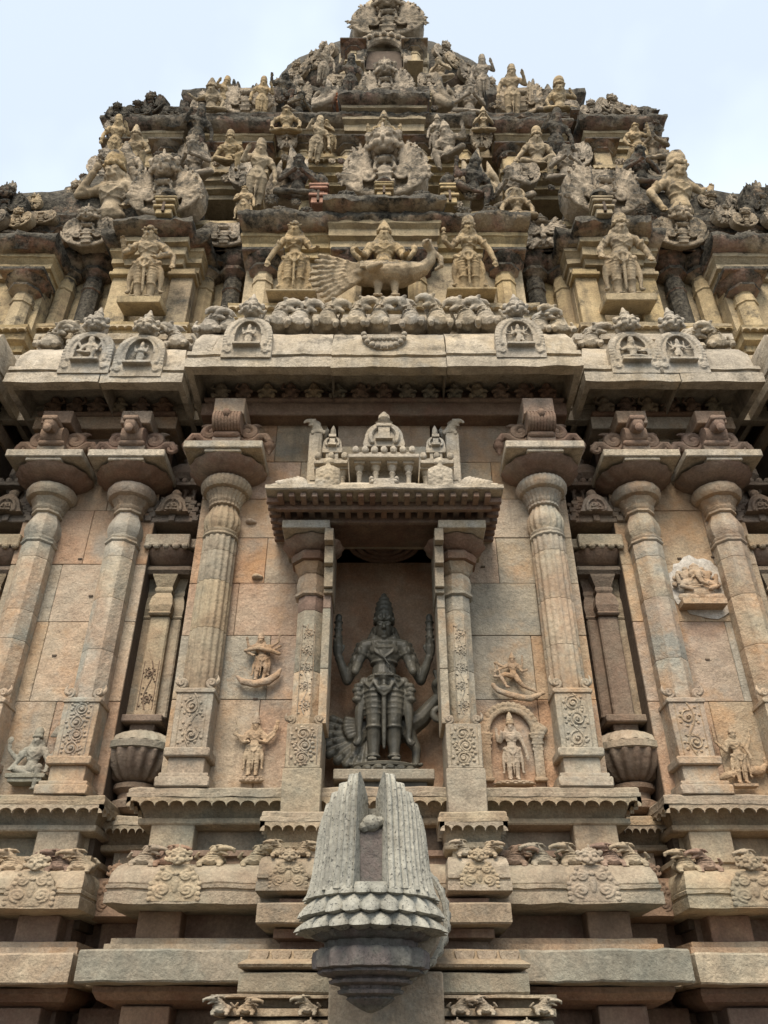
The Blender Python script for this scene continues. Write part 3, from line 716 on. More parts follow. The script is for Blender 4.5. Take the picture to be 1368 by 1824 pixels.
# ------------------------------------------------------------------ pilasters
def scroll_panel(w, h, n, seed):
    """carved creeper panel: wave stem, leaf scrolls and buds in shallow relief inside a frame"""
    m = MB(); rd = random.Random(seed); n = max(2, n + rd.choice((-1, 0, 0, 1))); fx = rd.choice((-1, 1))
    m.tube([(w*.20*fx*math.sin(t*math.pi*n), .003, h*t) for t in [k/(n*9) for k in range(n*9 + 1)]], w*.045, 5)
    for k in range(n):
        z = h*(k + .5 + rd.uniform(-.06, .06))/n; q = (-1 if k % 2 else 1)*fx; hh = h/n
        m.tube(spiral(-q*w*.05, z, min(w*.30, hh*.46), w*.04, R(90 + rd.uniform(-40, 40)), rd.uniform(1.2, 1.8), 20, .003, q), w*.042, 5)
        m.ell((-q*w*.05, .0, z), (w*.09, .012, w*.09), 7, 5)
        for j in range(9):
            a = R(j*40 + 20 + rd.uniform(-8, 8)); rr = rd.uniform(.30, .42)
            m.ell((-q*w*.05 + w*rr*math.cos(a), .004, z + min(w*rr, hh*.55)*math.sin(a)), (w*rd.uniform(.05, .09), .011, w*rd.uniform(.05, .08)), 6, 4)
        for j in range(3): m.ell((q*w*rd.uniform(.25, .42), .004, z + hh*rd.uniform(-.45, .45)), (w*.075, .011, w*.06), 6, 4)
    for q in (-1, 1): m.tube([(q*w*.5, .004, 0), (q*w*.5, .004, h)], w*.028, 4)
    return m.mesh('scroll_panel', 60)

def naga_knots(m, X, y, hw, z, s=.055):
    for q in (-1, 1):
        m.tube(spiral(X + q*hw*.74, z + s*.62, s*.6, s*.12, R(-90), 1.3, 14, y - .01, -q), s*.26, 6)
        blade(m, (X + q*hw*.86, y, z + s*.4), (X + q*(hw*.98), y + .01, z + s*1.75), (q*.015, 0, 0), s*.3, s*.1)

def pilaster(X, D, kind, shift=0.0, mat=None, zb=ZL, seed=0, panel=True):
    """engaged column: moulded foot, square block, banded shaft drums, vase, cushion, lotus dish and abacus"""
    mat = mat or PIL; rd = random.Random(seed); dz = shift
    r = .140; fl = kind == 'fluted'
    ns, ph = (32, 0) if fl else (8, None)
    fk = dict(flute=.045, nf=16) if fl else {}
    if fl: ns = 96
    b = MB()                                                              # foot and square block = the pilaster's own mesh
    b.box(X - .19, X + .19, D - .22, D + .12, zb, zb + .07, .008); b.box(X - .175, X + .175, D - .2, D + .12, zb + .07, zb + .10, .006)
    b.box(X - .13, X + .13, D - .155, D + .12, zb + .10, zb + .22, .004)
    b.box(X - .165, X + .165, D - .19, D + .12, zb + .22, zb + .285, .010)
    b.box(X - .136, X + .136, D - .158, D + .12, zb + .285, zb + .745, .006)
    b.box(X - .148, X + .148, D - .17, D + .12, zb + .70, zb + .735, .006)
    naga_knots(b, X, D - .135, .15, zb + .745, .06)
    o = part('pilaster', b, mat, smooth=40)
    if panel:
        me = scroll_panel(.19, .40, 3, seed); pm = part('scroll_panel', me, mat, o, loc=(X, D - .161, zb + .295))
    z = zb + .745; zt = 5.25 + dz
    cuts = [z, z + .42 + rd.uniform(-.1, .1), z + .85 + rd.uniform(-.1, .1), zt - .15, zt]
    for a, c in zip(cuts[:-1], cuts[1:]):
        m = MB(); m.lathe(X, D, [(r*.992, a + .002), (r, a + .008), (r, c - .008), (r*.992, c - .002)], ns, ph, **fk)
        part('shaft_drum', m, mat, o, smooth=40)
    z = zt; m = MB()
    m.lathe(X, D, [(r*1.02, z), (r*1.10, z + .012), (r*1.10, z + .03), (r*.98, z + .035), (r*1.06, z + .05), (r*1.06, z + .065), (r*.94, z + .07)], 16 if fl else 8, ph)
    part('neck_ring', m, mat, o, smooth=40)
    m = MB(); m.lathe(X, D, [(r*.93, z + .07), (r*1.06, z + .11), (r*1.12, z + .16), (r*1.08, z + .21), (r*.94, z + .26), (r*.82, z + .30), (r*.80, z + .315)], ns if fl else 8, ph, **fk)
    part('vase', m, mat, o, smooth=40)
    m = MB(); m.lathe(X, D, [(r*.84, z + .315), (r*.96, z + .325), (r*.96, z + .345), (r*.88, z + .35), (r*1.0, z + .37), (r*1.02, z + .385), (r*.98, z + .39), (r*1.10, z + .43), (r*1.25, z + .462)], ns if fl else 8, ph, flute=.03 if fl else 0, nf=24 if fl else 0)
    part('flared_collar', m, mat, o, smooth=40)
    m = MB(); m.lathe(X, D - .01, [(.155, z + .462), (.20, z + .475), (.222, z + .505), (.226, z + .545), (.21, z + .58), (.175, z + .60), (.15, z + .605)], 96 if fl else 16, None, flute=.02 if fl else 0, nf=32 if fl else 0)
    part('cushion', m, mat, o, smooth=35)
    m = MB(); n = 64; pr = [(.14, z + .605), (.19, z + .612), (.28, z + .645), (.335, z + .69), (.345, z + .705), (.30, z + .712)]
    m.lathe(X, D - .02, pr, n, None, flute=.022, nf=16)
    part('lotus_dish', m, RED, o, smooth=50)
    m = MB(); m.box(X - .16, X + .16, D - .365, D + .1, z + .705, z + .745, .006); m.box(X - .345, X + .345, D - .385, D + .12, z + .735, z + .815, .008)
    part('abacus', m, CORN, o)
    z = z + .815; m = MB(); m.box(X - .125, X + .125, D - .30, D + .12, z, z + .11, .006); part('neck_block', m, DARK, o)
    # corbel with scrolls
    m = MB(); z += .10
    for q in (-1, 1):
        m.tube(spiral(X + q*.17, z + .13, .10, .02, R(-80), 1.35, 20, D - .17, -q), .042, 8)
        m.tube([(X + q*.12, D - .17, z + .02), (X + q*.22, D - .17, z + .04), (X + q*.28, D - .17, z + .10), (X + q*.33, D - .17, z + .105), (X + q*.365, D - .17, z + .05)], [.05, .05, .045, .04, .035], 8)
        if fl: m.lathe(X + q*.372, D - .17, [(.008, z - .10), (.02, z - .07), (.034, z - .05), (.022, z - .04), (.045, z - .02), (.052, z + .01), (.03, z + .03), (.038, z + .05)], 10)
        else: m.tube(spiral(X + q*.345, z + .05, .05, .015, R(60), 1.0, 10, D - .17, q), .022, 6)
        blade(m, (X + q*.14, D - .15, z + .2), (X + q*.27, D - .14, z + .255), (q*.02, 0, .02), .03, .012)
    m.box(X - .12, X + .12, D - .33, D + .1, z, z + .06, .02); m.box(X - .28, X + .28, D - .14, D + .1, z + .01, z + .2, .03)
    if fl:
        m.tube([(X - .125, D - .30, z + .16), (X + .125, D - .30, z + .16)], [.105, .105], 14, caps=False)
        for k in range(9): m.tube([(X - .125 + .0278*k + .005, D - .30, z + .16), (X - .125 + .0278*k + .022, D - .30, z + .16)], [.112, .112], 14, caps=False)
        m.ell((X, D - .40, z + .20), (.04, .035, .045), 8, 6)
    else:
        m.tube([(X - .10, D - .26, z + .12), (X + .10, D - .26, z + .12)], [.10, .10], 14, caps=False)
        m.box(X - .055, X + .055, D - .46, D - .2, z + .10, z + .22, .02); m.box(X - .07, X + .07, D - .47, D - .2, z + .18, z + .235, .012); m.ell((X, D - .455, z + .09), (.04, .03, .05), 8, 6)
    part('scroll_bracket', m, RED if rd.random() < .7 else DARK, o, smooth=45)
    z += .245; m = MB(); m.box(X - .14, X + .14, D - .335, D + .1, z, 6.60 + .0 if D < 6.0 else 6.62, .006)
    part('beam_end', m, rd.choice((WALLP, RED, WALLG)), o)
    return o

for s in (-1, 1):
    pilaster(s*1.41, 5.94, 'fluted', 0, BASE if s < 0 else PIL, seed=3 + s)
    pilaster(s*2.32, 6.14, 'plain', .06, PIL, seed=13 + s)
    pilaster(s*3.06, 6.14, 'plain', .06, PIL, seed=23 + s)
    pilaster(s*4.05, 5.94, 'fluted', 0, PIL, seed=43 + s, panel=False)

def small_pilaster(X, s, zpot=3.40, fluted=False, seed=0):
    """slim column growing out of a lotus pot, a shrine model on its capital"""
    D = 6.46; b = MB()
    pot = [(.10, 3.10), (.155, 3.13), (.16, 3.18), (.11, 3.21), (.11, 3.25), (.15, 3.28), (.15, 3.315), (.12, 3.33)]
    b.lathe(X, D, [(r*1.15, z) for r, z in pot], 24)
    o = part('pot_pilaster', b, DARK, smooth=40)
    m = MB(); m.lathe(X, D, [(.15, 3.33), (.20, 3.36), (.26, 3.43), (.295, 3.51), (.30, 3.545)], 120, 0, flute=.055, nf=20); part('lotus_bowl', m, DARK, o, smooth=60)
    m = MB(); m.lathe(X, D, [(.30, 3.545), (.315, 3.555), (.315, 3.605), (.30, 3.615)], 40); part('bowl_band', m, GREEN if s < 0 else BASE, o, smooth=40)
    m = MB(); m.lathe(X, D, [(.30, 3.615), (.27, 3.66), (.20, 3.705), (.13, 3.735)], 120, 0, flute=.04, nf=20); part('bowl_lid', m, GREEN if s < 0 else BASE, o, smooth=60)
    m = MB(); m.box(X - .10, X + .10, D - .11, D + .12, 3.735, 3.79, .006); m.box(X - .165, X + .165, D - .17, D + .12, 3.79, 3.85, .008); part('foot_slab', m, DARK, o)
    sh = MB(); z0, z1 = 3.85, 4.98
    for q, wq in ((0, .085), (-1, .055), (1, .055)):
        m = MB(); x = X + q*.115; y = D - .13 + abs(q)*.06; w_ = wq
        m.box(x - w_, x + w_, y, y + .2, z0, z1 - .24, .012)
        m.lathe(x, y + .06, [(w_*1.05, z1 - .24), (w_*1.22, z1 - .225), (w_*1.05, z1 - .21), (w_*1.25, z1 - .15), (w_*1.1, z1 - .07), (w_*.8, z1 - .02), (w_*.95, z1), (w_*.95, z1 + .02), (w_*.85, z1 + .04), (w_*1.3, z1 + .13), (w_*1.35, z1 + .15)], 4 if not fluted else 16, math.pi/4, sx=1.35, sy=1.35)
        part('shaft', m, DARK if rd0.random() < .6 else BASE, o)
    if s < 0:
        pm = part('scroll_panel', scroll_panel(.12, .42, 3, seed), DARK, o, loc=(X, D - .135, 3.9))
    z = 5.13; m = MB(); m.box(X - .24, X + .24, D - .2, D + .12, z, z + .085, .03); part('cushion', m, DARK, o)
    m = MB(); m.lathe(X, D, [(.16, z + .085), (.22, z + .11), (.27, z + .16), (.30, z + .21)], 48, None, flute=.03, nf=12); part('lotus_dish', m, RED, o, smooth=50)
    m = MB(); m.box(X - .29, X + .29, D - .24, D + .12, z + .235, z + .33, .008); m.box(X - .20, X + .20, D - .30, D + .12, z + .225, z + .345, .008)
    for k in range(5): m.ell((X - .17 + .085*k, D - .29, z + .22), (.034, .03, .03), 7, 5)
    part('abacus', m, BASE, o)
    # shrine model
    z = 5.62; m = MB()
    for k, (hw, h) in enumerate(((.30, .05), (.26, .05), (.285, .04), (.22, .05), (.24, .035), (.16, .06))):
        m.box(X - hw, X + hw, D - .18 - hw*.3, D + .15, z, z + h, .006)
        for q in (-1, 0, 1): m.box(X + q*hw*.72 - .03, X + q*hw*.72 + .03, D - .20 - hw*.3, D, z + .004, z + h + .012, .005)
        z += h
    so_ = part('model_shrine', m, DARK, o)
    m = MB(); m.prism([(X + .13*math.cos(R(a))*(1.15 if a in (0, 180) else 1), 5.70 + .19*max(0, math.sin(R(a)))) for a in range(0, 181, 15)], D - .33, D - .1)
    m.tube([(X + .085*math.cos(R(a)), D - .335, 5.73 + .105*math.sin(R(a))) for a in range(-10, 191, 20)], .018, 6)
    b2, c2 = figure([A(1,(.18,-.03,.62),(.08,-.1,.6)), A(-1,(.18,-.03,.62),(.08,-.1,.6))], 'sit', crown='bun', jewels=False); b2.merge(c2)
    m.merge(b2, Matrix.Translation((X, D - .335, 5.69)) @ Matrix.Scale(.22, 4)); m.ell((X, D - .26, 5.93), (.05, .04, .05), 8, 6)
    part('arched_gable', m, DARK, o, smooth=40)
    zz = z
    for q in (-1.5, -.5, .5, 1.5):
        m = MB(); m.lathe(X + q*.085, D - .12, [(.03, zz), (.03, zz + .02), (.016, zz + .03), (.018, zz + .13), (.032, zz + .15), (.032, zz + .165)], 8); part('tiny_column', m, DARK, o, smooth=40)
    m = MB(); m.box(X - .12, X + .12, D - .09, D + .12, zz, zz + .165); part('model_wall', m, DARK, o)
    m = MB(); m.box(X - .25, X + .25, D - .22, D + .12, zz + .165, zz + .20, .006); m.box(X - .19, X + .19, D - .18, D + .12, zz + .2, zz + .25, .01)
    m.lathe(X, D - .05, [(.16, zz + .25), (.20, zz + .30), (.19, zz + .38), (.13, zz + .45), (.05, zz + .49), (.03, zz + .54), (.05, zz + .56), (.01, zz + .62)], 12)
    for k in range(6): m.ell((X - .2 + .08*k, D - .2, zz + .22), (.035, .03, .04), 6, 5)
    part('model_roof', m, DARK, o, smooth=40)
    return o
rd0 = random.Random(5)
for s in (-1, 1):
    small_pilaster(s*1.94, s, seed=2, fluted=False)
    small_pilaster(s*3.46, s, seed=4)

# ------------------------------------------------------------------ entablature and cornice
KAP = [(.12, 6.97), (.50, 6.97), (.53, 6.76), (.65, 6.75), (.65, 6.865), (.62, 6.87), (.62, 6.905), (.645, 6.91), (.64, 6.955), (.60, 6.96), (.595, 7.05), (.57, 7.17), (.50, 7.31), (.40, 7.42), (.30, 7.46), (.0, 7.47)]
def entablature(xl, xr, D, seed, mat=CORN, cl=None, cr=None):
    m = MB(); m.sweep(xl + .02, xr - .02, D - .01, 6.9, [(.14, 6.595), (.15, 6.60), (.15, 6.74), (.13, 6.745), (.0, 6.75)], jit=.004, seed=seed, sf=.6)
    part('architrave', m, RED if abs(xl + xr) < 1 else WALL)
    m = MB(); m.sweep(xl + .02, xr - .02, D - .01, 6.9, [(.12, 6.745), (.165, 6.755), (.18, 6.765), (.18, 6.785), (.13, 6.79), (.06, 6.795), (.06, 6.99)], jit=.004, seed=seed + 3, sf=.4)
    fr = part('frieze_ledge', m, RED)
    rd = random.Random(seed)
    n = int((xr - xl + .1) / .215)
    for k in range(n):
        x = xl - .02 + (xr - xl + .04) * (k + .5) / n
        part('dwarf_figure', rd.choice(DWARFS), [RED, BASE, GREEN][rd.choice((0, 0, 0, 1, 1, 2))], fr, M=Matrix.Translation((x, D - .16, 6.79)) @ Matrix.Diagonal((.29*rd.uniform(.9, 1.1), .36, .25, 1)))
    cuts = [cl + (cr - cl)*f for f in ((0, .34, .69, 1) if cr - cl > 2 else (0, .55, 1))]; o = None       # cornice laid in long slabs
    for k, (a, b) in enumerate(zip(cuts[:-1], cuts[1:])):
        m = MB(); dz = rd.uniform(-.006, .006); e0, e1 = (0 if k == 0 else .003), (0 if b == cr else .003)
        m.sweep(a + e0, b - e1, D + rd.uniform(-.008, .008), 7.3, [(o_, z_ + dz) for o_, z_ in KAP], step=.06, jit=.010, seed=seed + 9 + k, sl=.47 if k == 0 else 0, sr=.47 if b == cr else 0)
        q = part('cornice' if o is None else 'cornice_slab', m, mat, o, smooth=35); o = o or q
    return o
DWARFS = []
for k in range(3):
    mm = MB(); dwarf(mm, k); DWARFS.append(sculpt(mm, .026, 1, 'dwarf'))
cornC = entablature(-1.66, 1.66, DC, 1, cl=-1.50, cr=1.50)
cornS = {}
for s in (-1, 1):
    a, b = sorted((s*2.08, s*3.32)); c, d = sorted((s*2.17, s*3.22)); cornS[s] = entablature(a, b, DS, 20 + s, cl=c, cr=d)
    a, b = sorted((s*3.84, s*5.6)); c, d = sorted((s*3.90, s*5.6)); entablature(a, b, DC, 30 + s, cl=c, cr=d)
    for xa, xb in ((1.7, 2.1), (3.3, 3.84)):                                # cornice over the recesses
        a, b = sorted((s*xa, s*xb)); m = MB(); m.sweep(a, b, DR, 7.3, [(o*.8, z) for o, z in KAP], jit=.008, seed=40 + s, sf=0); part('cornice', m, CORN, smooth=35)

# dormer plates, knobs and running beasts on the cornices
PLATES = [sculpt(nasi_plate(k, k), .015, 0, 'dormer_plate') for k in range(4)]
def plate(x, yb, D, k, par, w=.46, flip=False):
    X, Z = PX(x, yb, D)
    part('dormer_plate', PLATES[k], CORN, par, M=Matrix.Translation((X, D, Z)) @ Matrix.Diagonal((-w if flip else w, w, w, 1)))
plate(437, 636, 5.335, 0, cornC); plate(930, 636, 5.335, 2, cornC)
plate(146, 664, 5.54, 1, cornS[-1], .48); plate(240, 670, 5.54, 0, cornS[-1], .48, True)
plate(1138, 664, 5.54, 3, cornS[1], .48); plate(1222, 664, 5.54, 2, cornS[1], .48, True)
m = MB(); X, Z = PX(684, 618, 5.36)                                          # leafy half medallion in the middle
m.prism([(X + .21*math.cos(R(a)), Z + .19 + .19*math.sin(R(a))) for a in range(180, 361, 15)], 5.385, 5.5)
for k in range(11):
    a = R(180 + 18*k); m.ell((X + .19*math.cos(a), 5.385, Z + .19 + .165*math.sin(a)), (.03, .03, .03), 7, 5)
for k in range(7): m.ell((X - .12 + .04*k, 5.385, Z + .13), (.024, .025, .03), 7, 5)
part('leaf_medallion', m, CORN, cornC, smooth=50)
LIONS = []
for k in range(4):
    mm = MB(); lion(mm, 1.0, 1 if k % 2 else -1, random.Random(k)); LIONS.append(sculpt(mm, .0115, 0, 'frieze_beast'))
m = MB(); m.sweep(-1.40, 1.40, 5.80, 7.0, [(.0, 7.40), (.02, 7.44), (.02, 7.66), (.08, 7.68), (.08, 7.78), (.03, 7.80), (.03, 7.88), (0, 7.89)], jit=.014); fz = part('beast_frieze', m, CORN)
for k, x in enumerate((492, 528, 578, 632, 672, 738, 782, 838, 872)):
    X = XP(x, 585, 5.58); part('frieze_beast', LIONS[(1, 3, 1, 3, 1, 0, 2, 0, 2)[k]], CORN, fz, M=Matrix.Translation((X, 5.62, 7.42)) @ Matrix.Rotation(R(random.uniform(-14, 14)), 4, 'Z') @ Matrix.Diagonal((.84, .85, 1.0, 1)))
for s in (-1, 1):
    a, b = sorted((s*1.9, s*3.5)); m = MB(); m.sweep(a, b, 5.92, 7.1, [(.0, 7.40), (.02, 7.44), (.02, 7.60), (.06, 7.62), (.06, 7.70), (.0, 7.72)], jit=.01); fz = part('beast_frieze', m, CORN)
    for k, xo in enumerate((1.50, 1.72, 2.05, 2.42, 3.02, 3.34)):
        part('frieze_beast', LIONS[(k + (s > 0)) % 4], CORN, fz, M=Matrix.Translation((s*xo, 5.86 if xo > 1.8 else 5.66, 7.38)) @ Matrix.Rotation(R(s*random.uniform(-5, 30)), 4, 'Z') @ Matrix.Diagonal((.85, .85, .8, 1)))
    for xo, D in ((1.70, 5.42), (1.98, 5.64), (3.38, 5.66)):               # feathered fillets at the cornice ends
        m = MB()
        for j in range(9): blade(m, (s*xo - s*.10, D, 7.0 + .03*(j % 3)), (s*xo + s*.02 - s*.022*j, D + .06 + .01*j, 7.06 + .035*j), (0, -.01, .01), .025, .018)
        part('leaf_carving', m, CORN, cornS[s], smooth=60)

rdh = random.Random(8)                                                       # raised dark blocks painted as the shade in scaffold pin slots
for (x, y, D) in ((143, 996, DS), (162, 1062, DS), (97, 1168, DS), (398, 1120, DC), (957, 1044, DC), (1210, 995, DS), (1270, 992, DS), (1260, 1175, DS), (1140, 1195, DR), (1122, 1098, DR), (455, 1245, DC), (860, 1010, DC)):
    X, Z = PX(x, y, D); m = MB(); m.box(X - .018, X + .018, D - .009, D + .05, Z - .007, Z + .007); part('pin_slot_shade', m, JOINT_SHADE)
for (x, y, D) in ((446, 930, DC), (457, 1028, DC), (405, 980, DC)):          # rough bosses left on the wall
    X, Z = PX(x, y, D); m = MB(); m.ell((X, D, Z), (.045, .05, .028), 9, 6); m.ell((X + .03, D, Z - .005), (.03, .035, .02), 8, 6); part('stone_boss', sculpt(m, .008, 1), WALL)
# ------------------------------------------------------------------ moulded base
def ledge(xl, xr, D, back, z1, over=.28, mat=BASE, n=None, seed=0, sf=1.0):
    """slab with a scalloped hanging lip and a fillet below"""
    m = MB(); m.sweep(xl, xr, D, back, [(over - .02, z1 - .075), (over, z1 - .07), (over, z1 - .045), (over - .012, z1 - .04), (over - .012, z1 - .012), (over - .03, z1), (0, z1 + .002)], jit=.009, step=.06, seed=seed, sf=sf)
    o = part('ledge', m, mat)
    n = n or max(3, int((xr - xl + 2*over) / .105))
    m = MB(); y = D - over + .003; zl = z1 - .0715; a, b = xl - over*sf + .004, xr + over*sf - .004
    scallops(m, (a, y), (b, y), zl, .058, n, .03, (0, 1))
    for x, q in ((a, 1), (b, -1)):
        ny = max(1, int((back - y) / .105)); scallops(m, (x, y), (x, back), zl, .058, ny, .03, (q, 0))
    part('scalloped_lip', m, mat, o)
    m = MB(); m.sweep(xl, xr, D, back, [(over*.2, z1 - .24), (over*.52, z1 - .225), (over*.55, z1 - .215), (over*.55, z1 - .185), (over*.35, z1 - .18), (over*.62, z1 - .08), (over*.3, z1 - .076)], jit=.004, seed=seed + 2, sf=sf)
    part('under_moulding', m, mat, o)
    return o
KB = [(.02, 2.36), (.33, 2.365), (.37, 2.37), (.40, 2.375), (.40, 2.44), (.375, 2.445), (.375, 2.46), (.39, 2.465), (.39, 2.485), (.37, 2.49), (.375, 2.50), (.36, 2.555), (.31, 2.605), (.24, 2.635), (.0, 2.64)]
CRESTS = [sculpt(crest(k), .015, 0, 'crest_plaque') for k in range(1)]
def base_bay(xl, xr, D, back, seed, crests=(), stubs=(), beasts=(), lip=True):
    ledge(xl, xr, D, back, ZL, .28, BASE, seed=seed, sf=.55)
    m = MB(); m.box(xl, xr, D + .01, back, 2.5, 2.95); ne = part('base_neck', m, BASE)
    for x in stubs:
        m = MB(); m.box(x - .15, x + .15, D - .14, D + .1, 2.62, 2.915, .006); part('neck_block', m, BASE, ne)
    m = MB(); m.sweep(xl, xr, D - .0, back, [(.12, 2.62), (.13, 2.625), (.13, 2.69), (.16, 2.70), (.16, 2.735), (.10, 2.74), (.0, 2.745)], jit=.006, seed=seed + 1, sf=.6); bf = part('beast_frieze', m, RED if seed % 2 else BASE)
    for k, x in enumerate(beasts):
        part('frieze_beast', LIONS[(k*2 + seed + (k > len(beasts)//2)) % 4], [BASE, RED, BASE][k % 3], bf, M=Matrix.Translation((x, D - .2, 2.61)) @ Matrix.Diagonal((.58, .5, .36, 1)))
    m = MB(); m.sweep(xl, xr, D, back, KB, jit=.010, step=.06, seed=seed + 2, sf=.38); kb = part('base_cornice', m, BASE, smooth=35)
    # rib teeth along the fillet
    for x in crests:
        part('crest_plaque', CRESTS[0], BASE, kb, M=Matrix.Translation((x, D - .405, 2.385)) @ Matrix.Diagonal((.33, .16, .25, 1)))
    m = MB(); m.box(xl, xr, D + .01, back, 1.6, 2.37); n2 = part('base_neck', m, RED)
    for x in stubs:
        m = MB(); m.box(x - .14, x + .14, D - .16, D + .1, 2.20, 2.365, .006); part('neck_block', m, RED, n2)
    m = MB(); m.sweep(xl, xr, D, back, [(.18, 2.12), (.24, 2.125), (.24, 2.165), (.20, 2.17), (.20, 2.20), (.17, 2.205), (.0, 2.21)], jit=.005, seed=seed + 4, sf=.6); part('step_moulding', m, WALL)
    m = MB(); m.sweep(xl, xr, D, back, [(.28, 1.935), (.49, 1.94), (.50, 1.95), (.50, 2.10), (.49, 2.112), (.1, 2.115)], jit=.010, step=.06, seed=seed + 5, sf=.42); part('base_slab', m, GREEN if seed in (1,) else BASE)
    m = MB(); m.sweep(xl, xr, D, back, [(.10, 1.82), (.26, 1.86), (.30, 1.90), (.30, 1.93), (.1, 1.932)], jit=.005, seed=seed + 6, sf=.5); part('under_moulding', m, RED)
    for x in stubs:
        m = MB(); m.box(x - .15, x + .15, D - .2, D + .1, 1.70, 1.83, .006); part('neck_block', m, RED, n2)
    m = MB(); m.sweep(xl, xr, D, back, [(.60, 0), (.60, 1.2), (.45, 1.25), (.45, 1.5), (.40, 1.52), (.40, 1.60), (.30, 1.61), (.30, 1.67), (.22, 1.68), (.22, 1.70), (0, 1.702)], jit=.006, seed=seed + 7, sf=.6); part('plinth', m, RED if seed != 1 else WALL)
base_bay(-1.62, 1.62, DC, 6.95, 1, crests=(-1.33, 1.33), stubs=(-1.46, 1.46), beasts=(-1.60, -1.44, -1.15, -.86, .86, 1.06, 1.26, 1.52, 1.66))
for s in (-1, 1):
    a, b = sorted((s*2.14, s*3.30)); base_bay(a, b, DS, 6.95, 3 + s, crests=(s*2.32,) if s < 0 else (s*2.44,), stubs=(s*2.32, s*3.0), beasts=(s*2.08, s*2.22, s*2.55, s*2.9))
    for xa, xb in ((1.60, 2.16), (3.28, 3.82)):
        a, b = sorted((s*xa, s*xb))
        ledge(a, b, DR - .1, 7.0, 3.06, .28, BASE, seed=9 + s, sf=0)
        m = MB(); m.box(a, b, DR - .08, 7.0, 0, 2.95); n2 = part('base_neck', m, RED)
        for xm in ((a + b)/2,):
            m = MB(); m.box(xm - .13, xm + .13, DR - .2, DR, 2.6, 2.86, .006); part('neck_block', m, BASE, n2)
            m = MB(); m.box(xm - .13, xm + .13, DR - .2, DR, 2.12, 2.36, .006); part('neck_block', m, RED, n2)
            m = MB(); m.box(xm - .15, xm + .15, DR - .3, DR, 1.62, 1.84, .006); part('neck_block', m, RED, n2)
        m = MB(); m.sweep(a, b, DR - .1, 7.0, [(o*.9, z) for o, z in KB], jit=.006, seed=60 + s, sf=0); kb = part('base_cornice', m, RED, smooth=35)
        part('crest_plaque', CRESTS[0], RED, kb, M=Matrix.Translation(((a + b)/2, DR - .46, 2.38)) @ Matrix.Diagonal((.28, .16, .26, 1)))
        m = MB(); m.sweep(a, b, DR - .1, 7.0, [(.28, 1.935), (.45, 1.94), (.46, 1.95), (.46, 2.08), (.2, 2.085), (.2, 2.12), (0, 2.125)], jit=.006, seed=61 + s, sf=0); part('base_slab', m, BASE)
    a, b = sorted((s*3.82, s*5.6)); base_bay(a, b, DC, 6.95, 7 + s, stubs=(s*4.05,), crests=(s*4.1,), beasts=(s*3.9,))

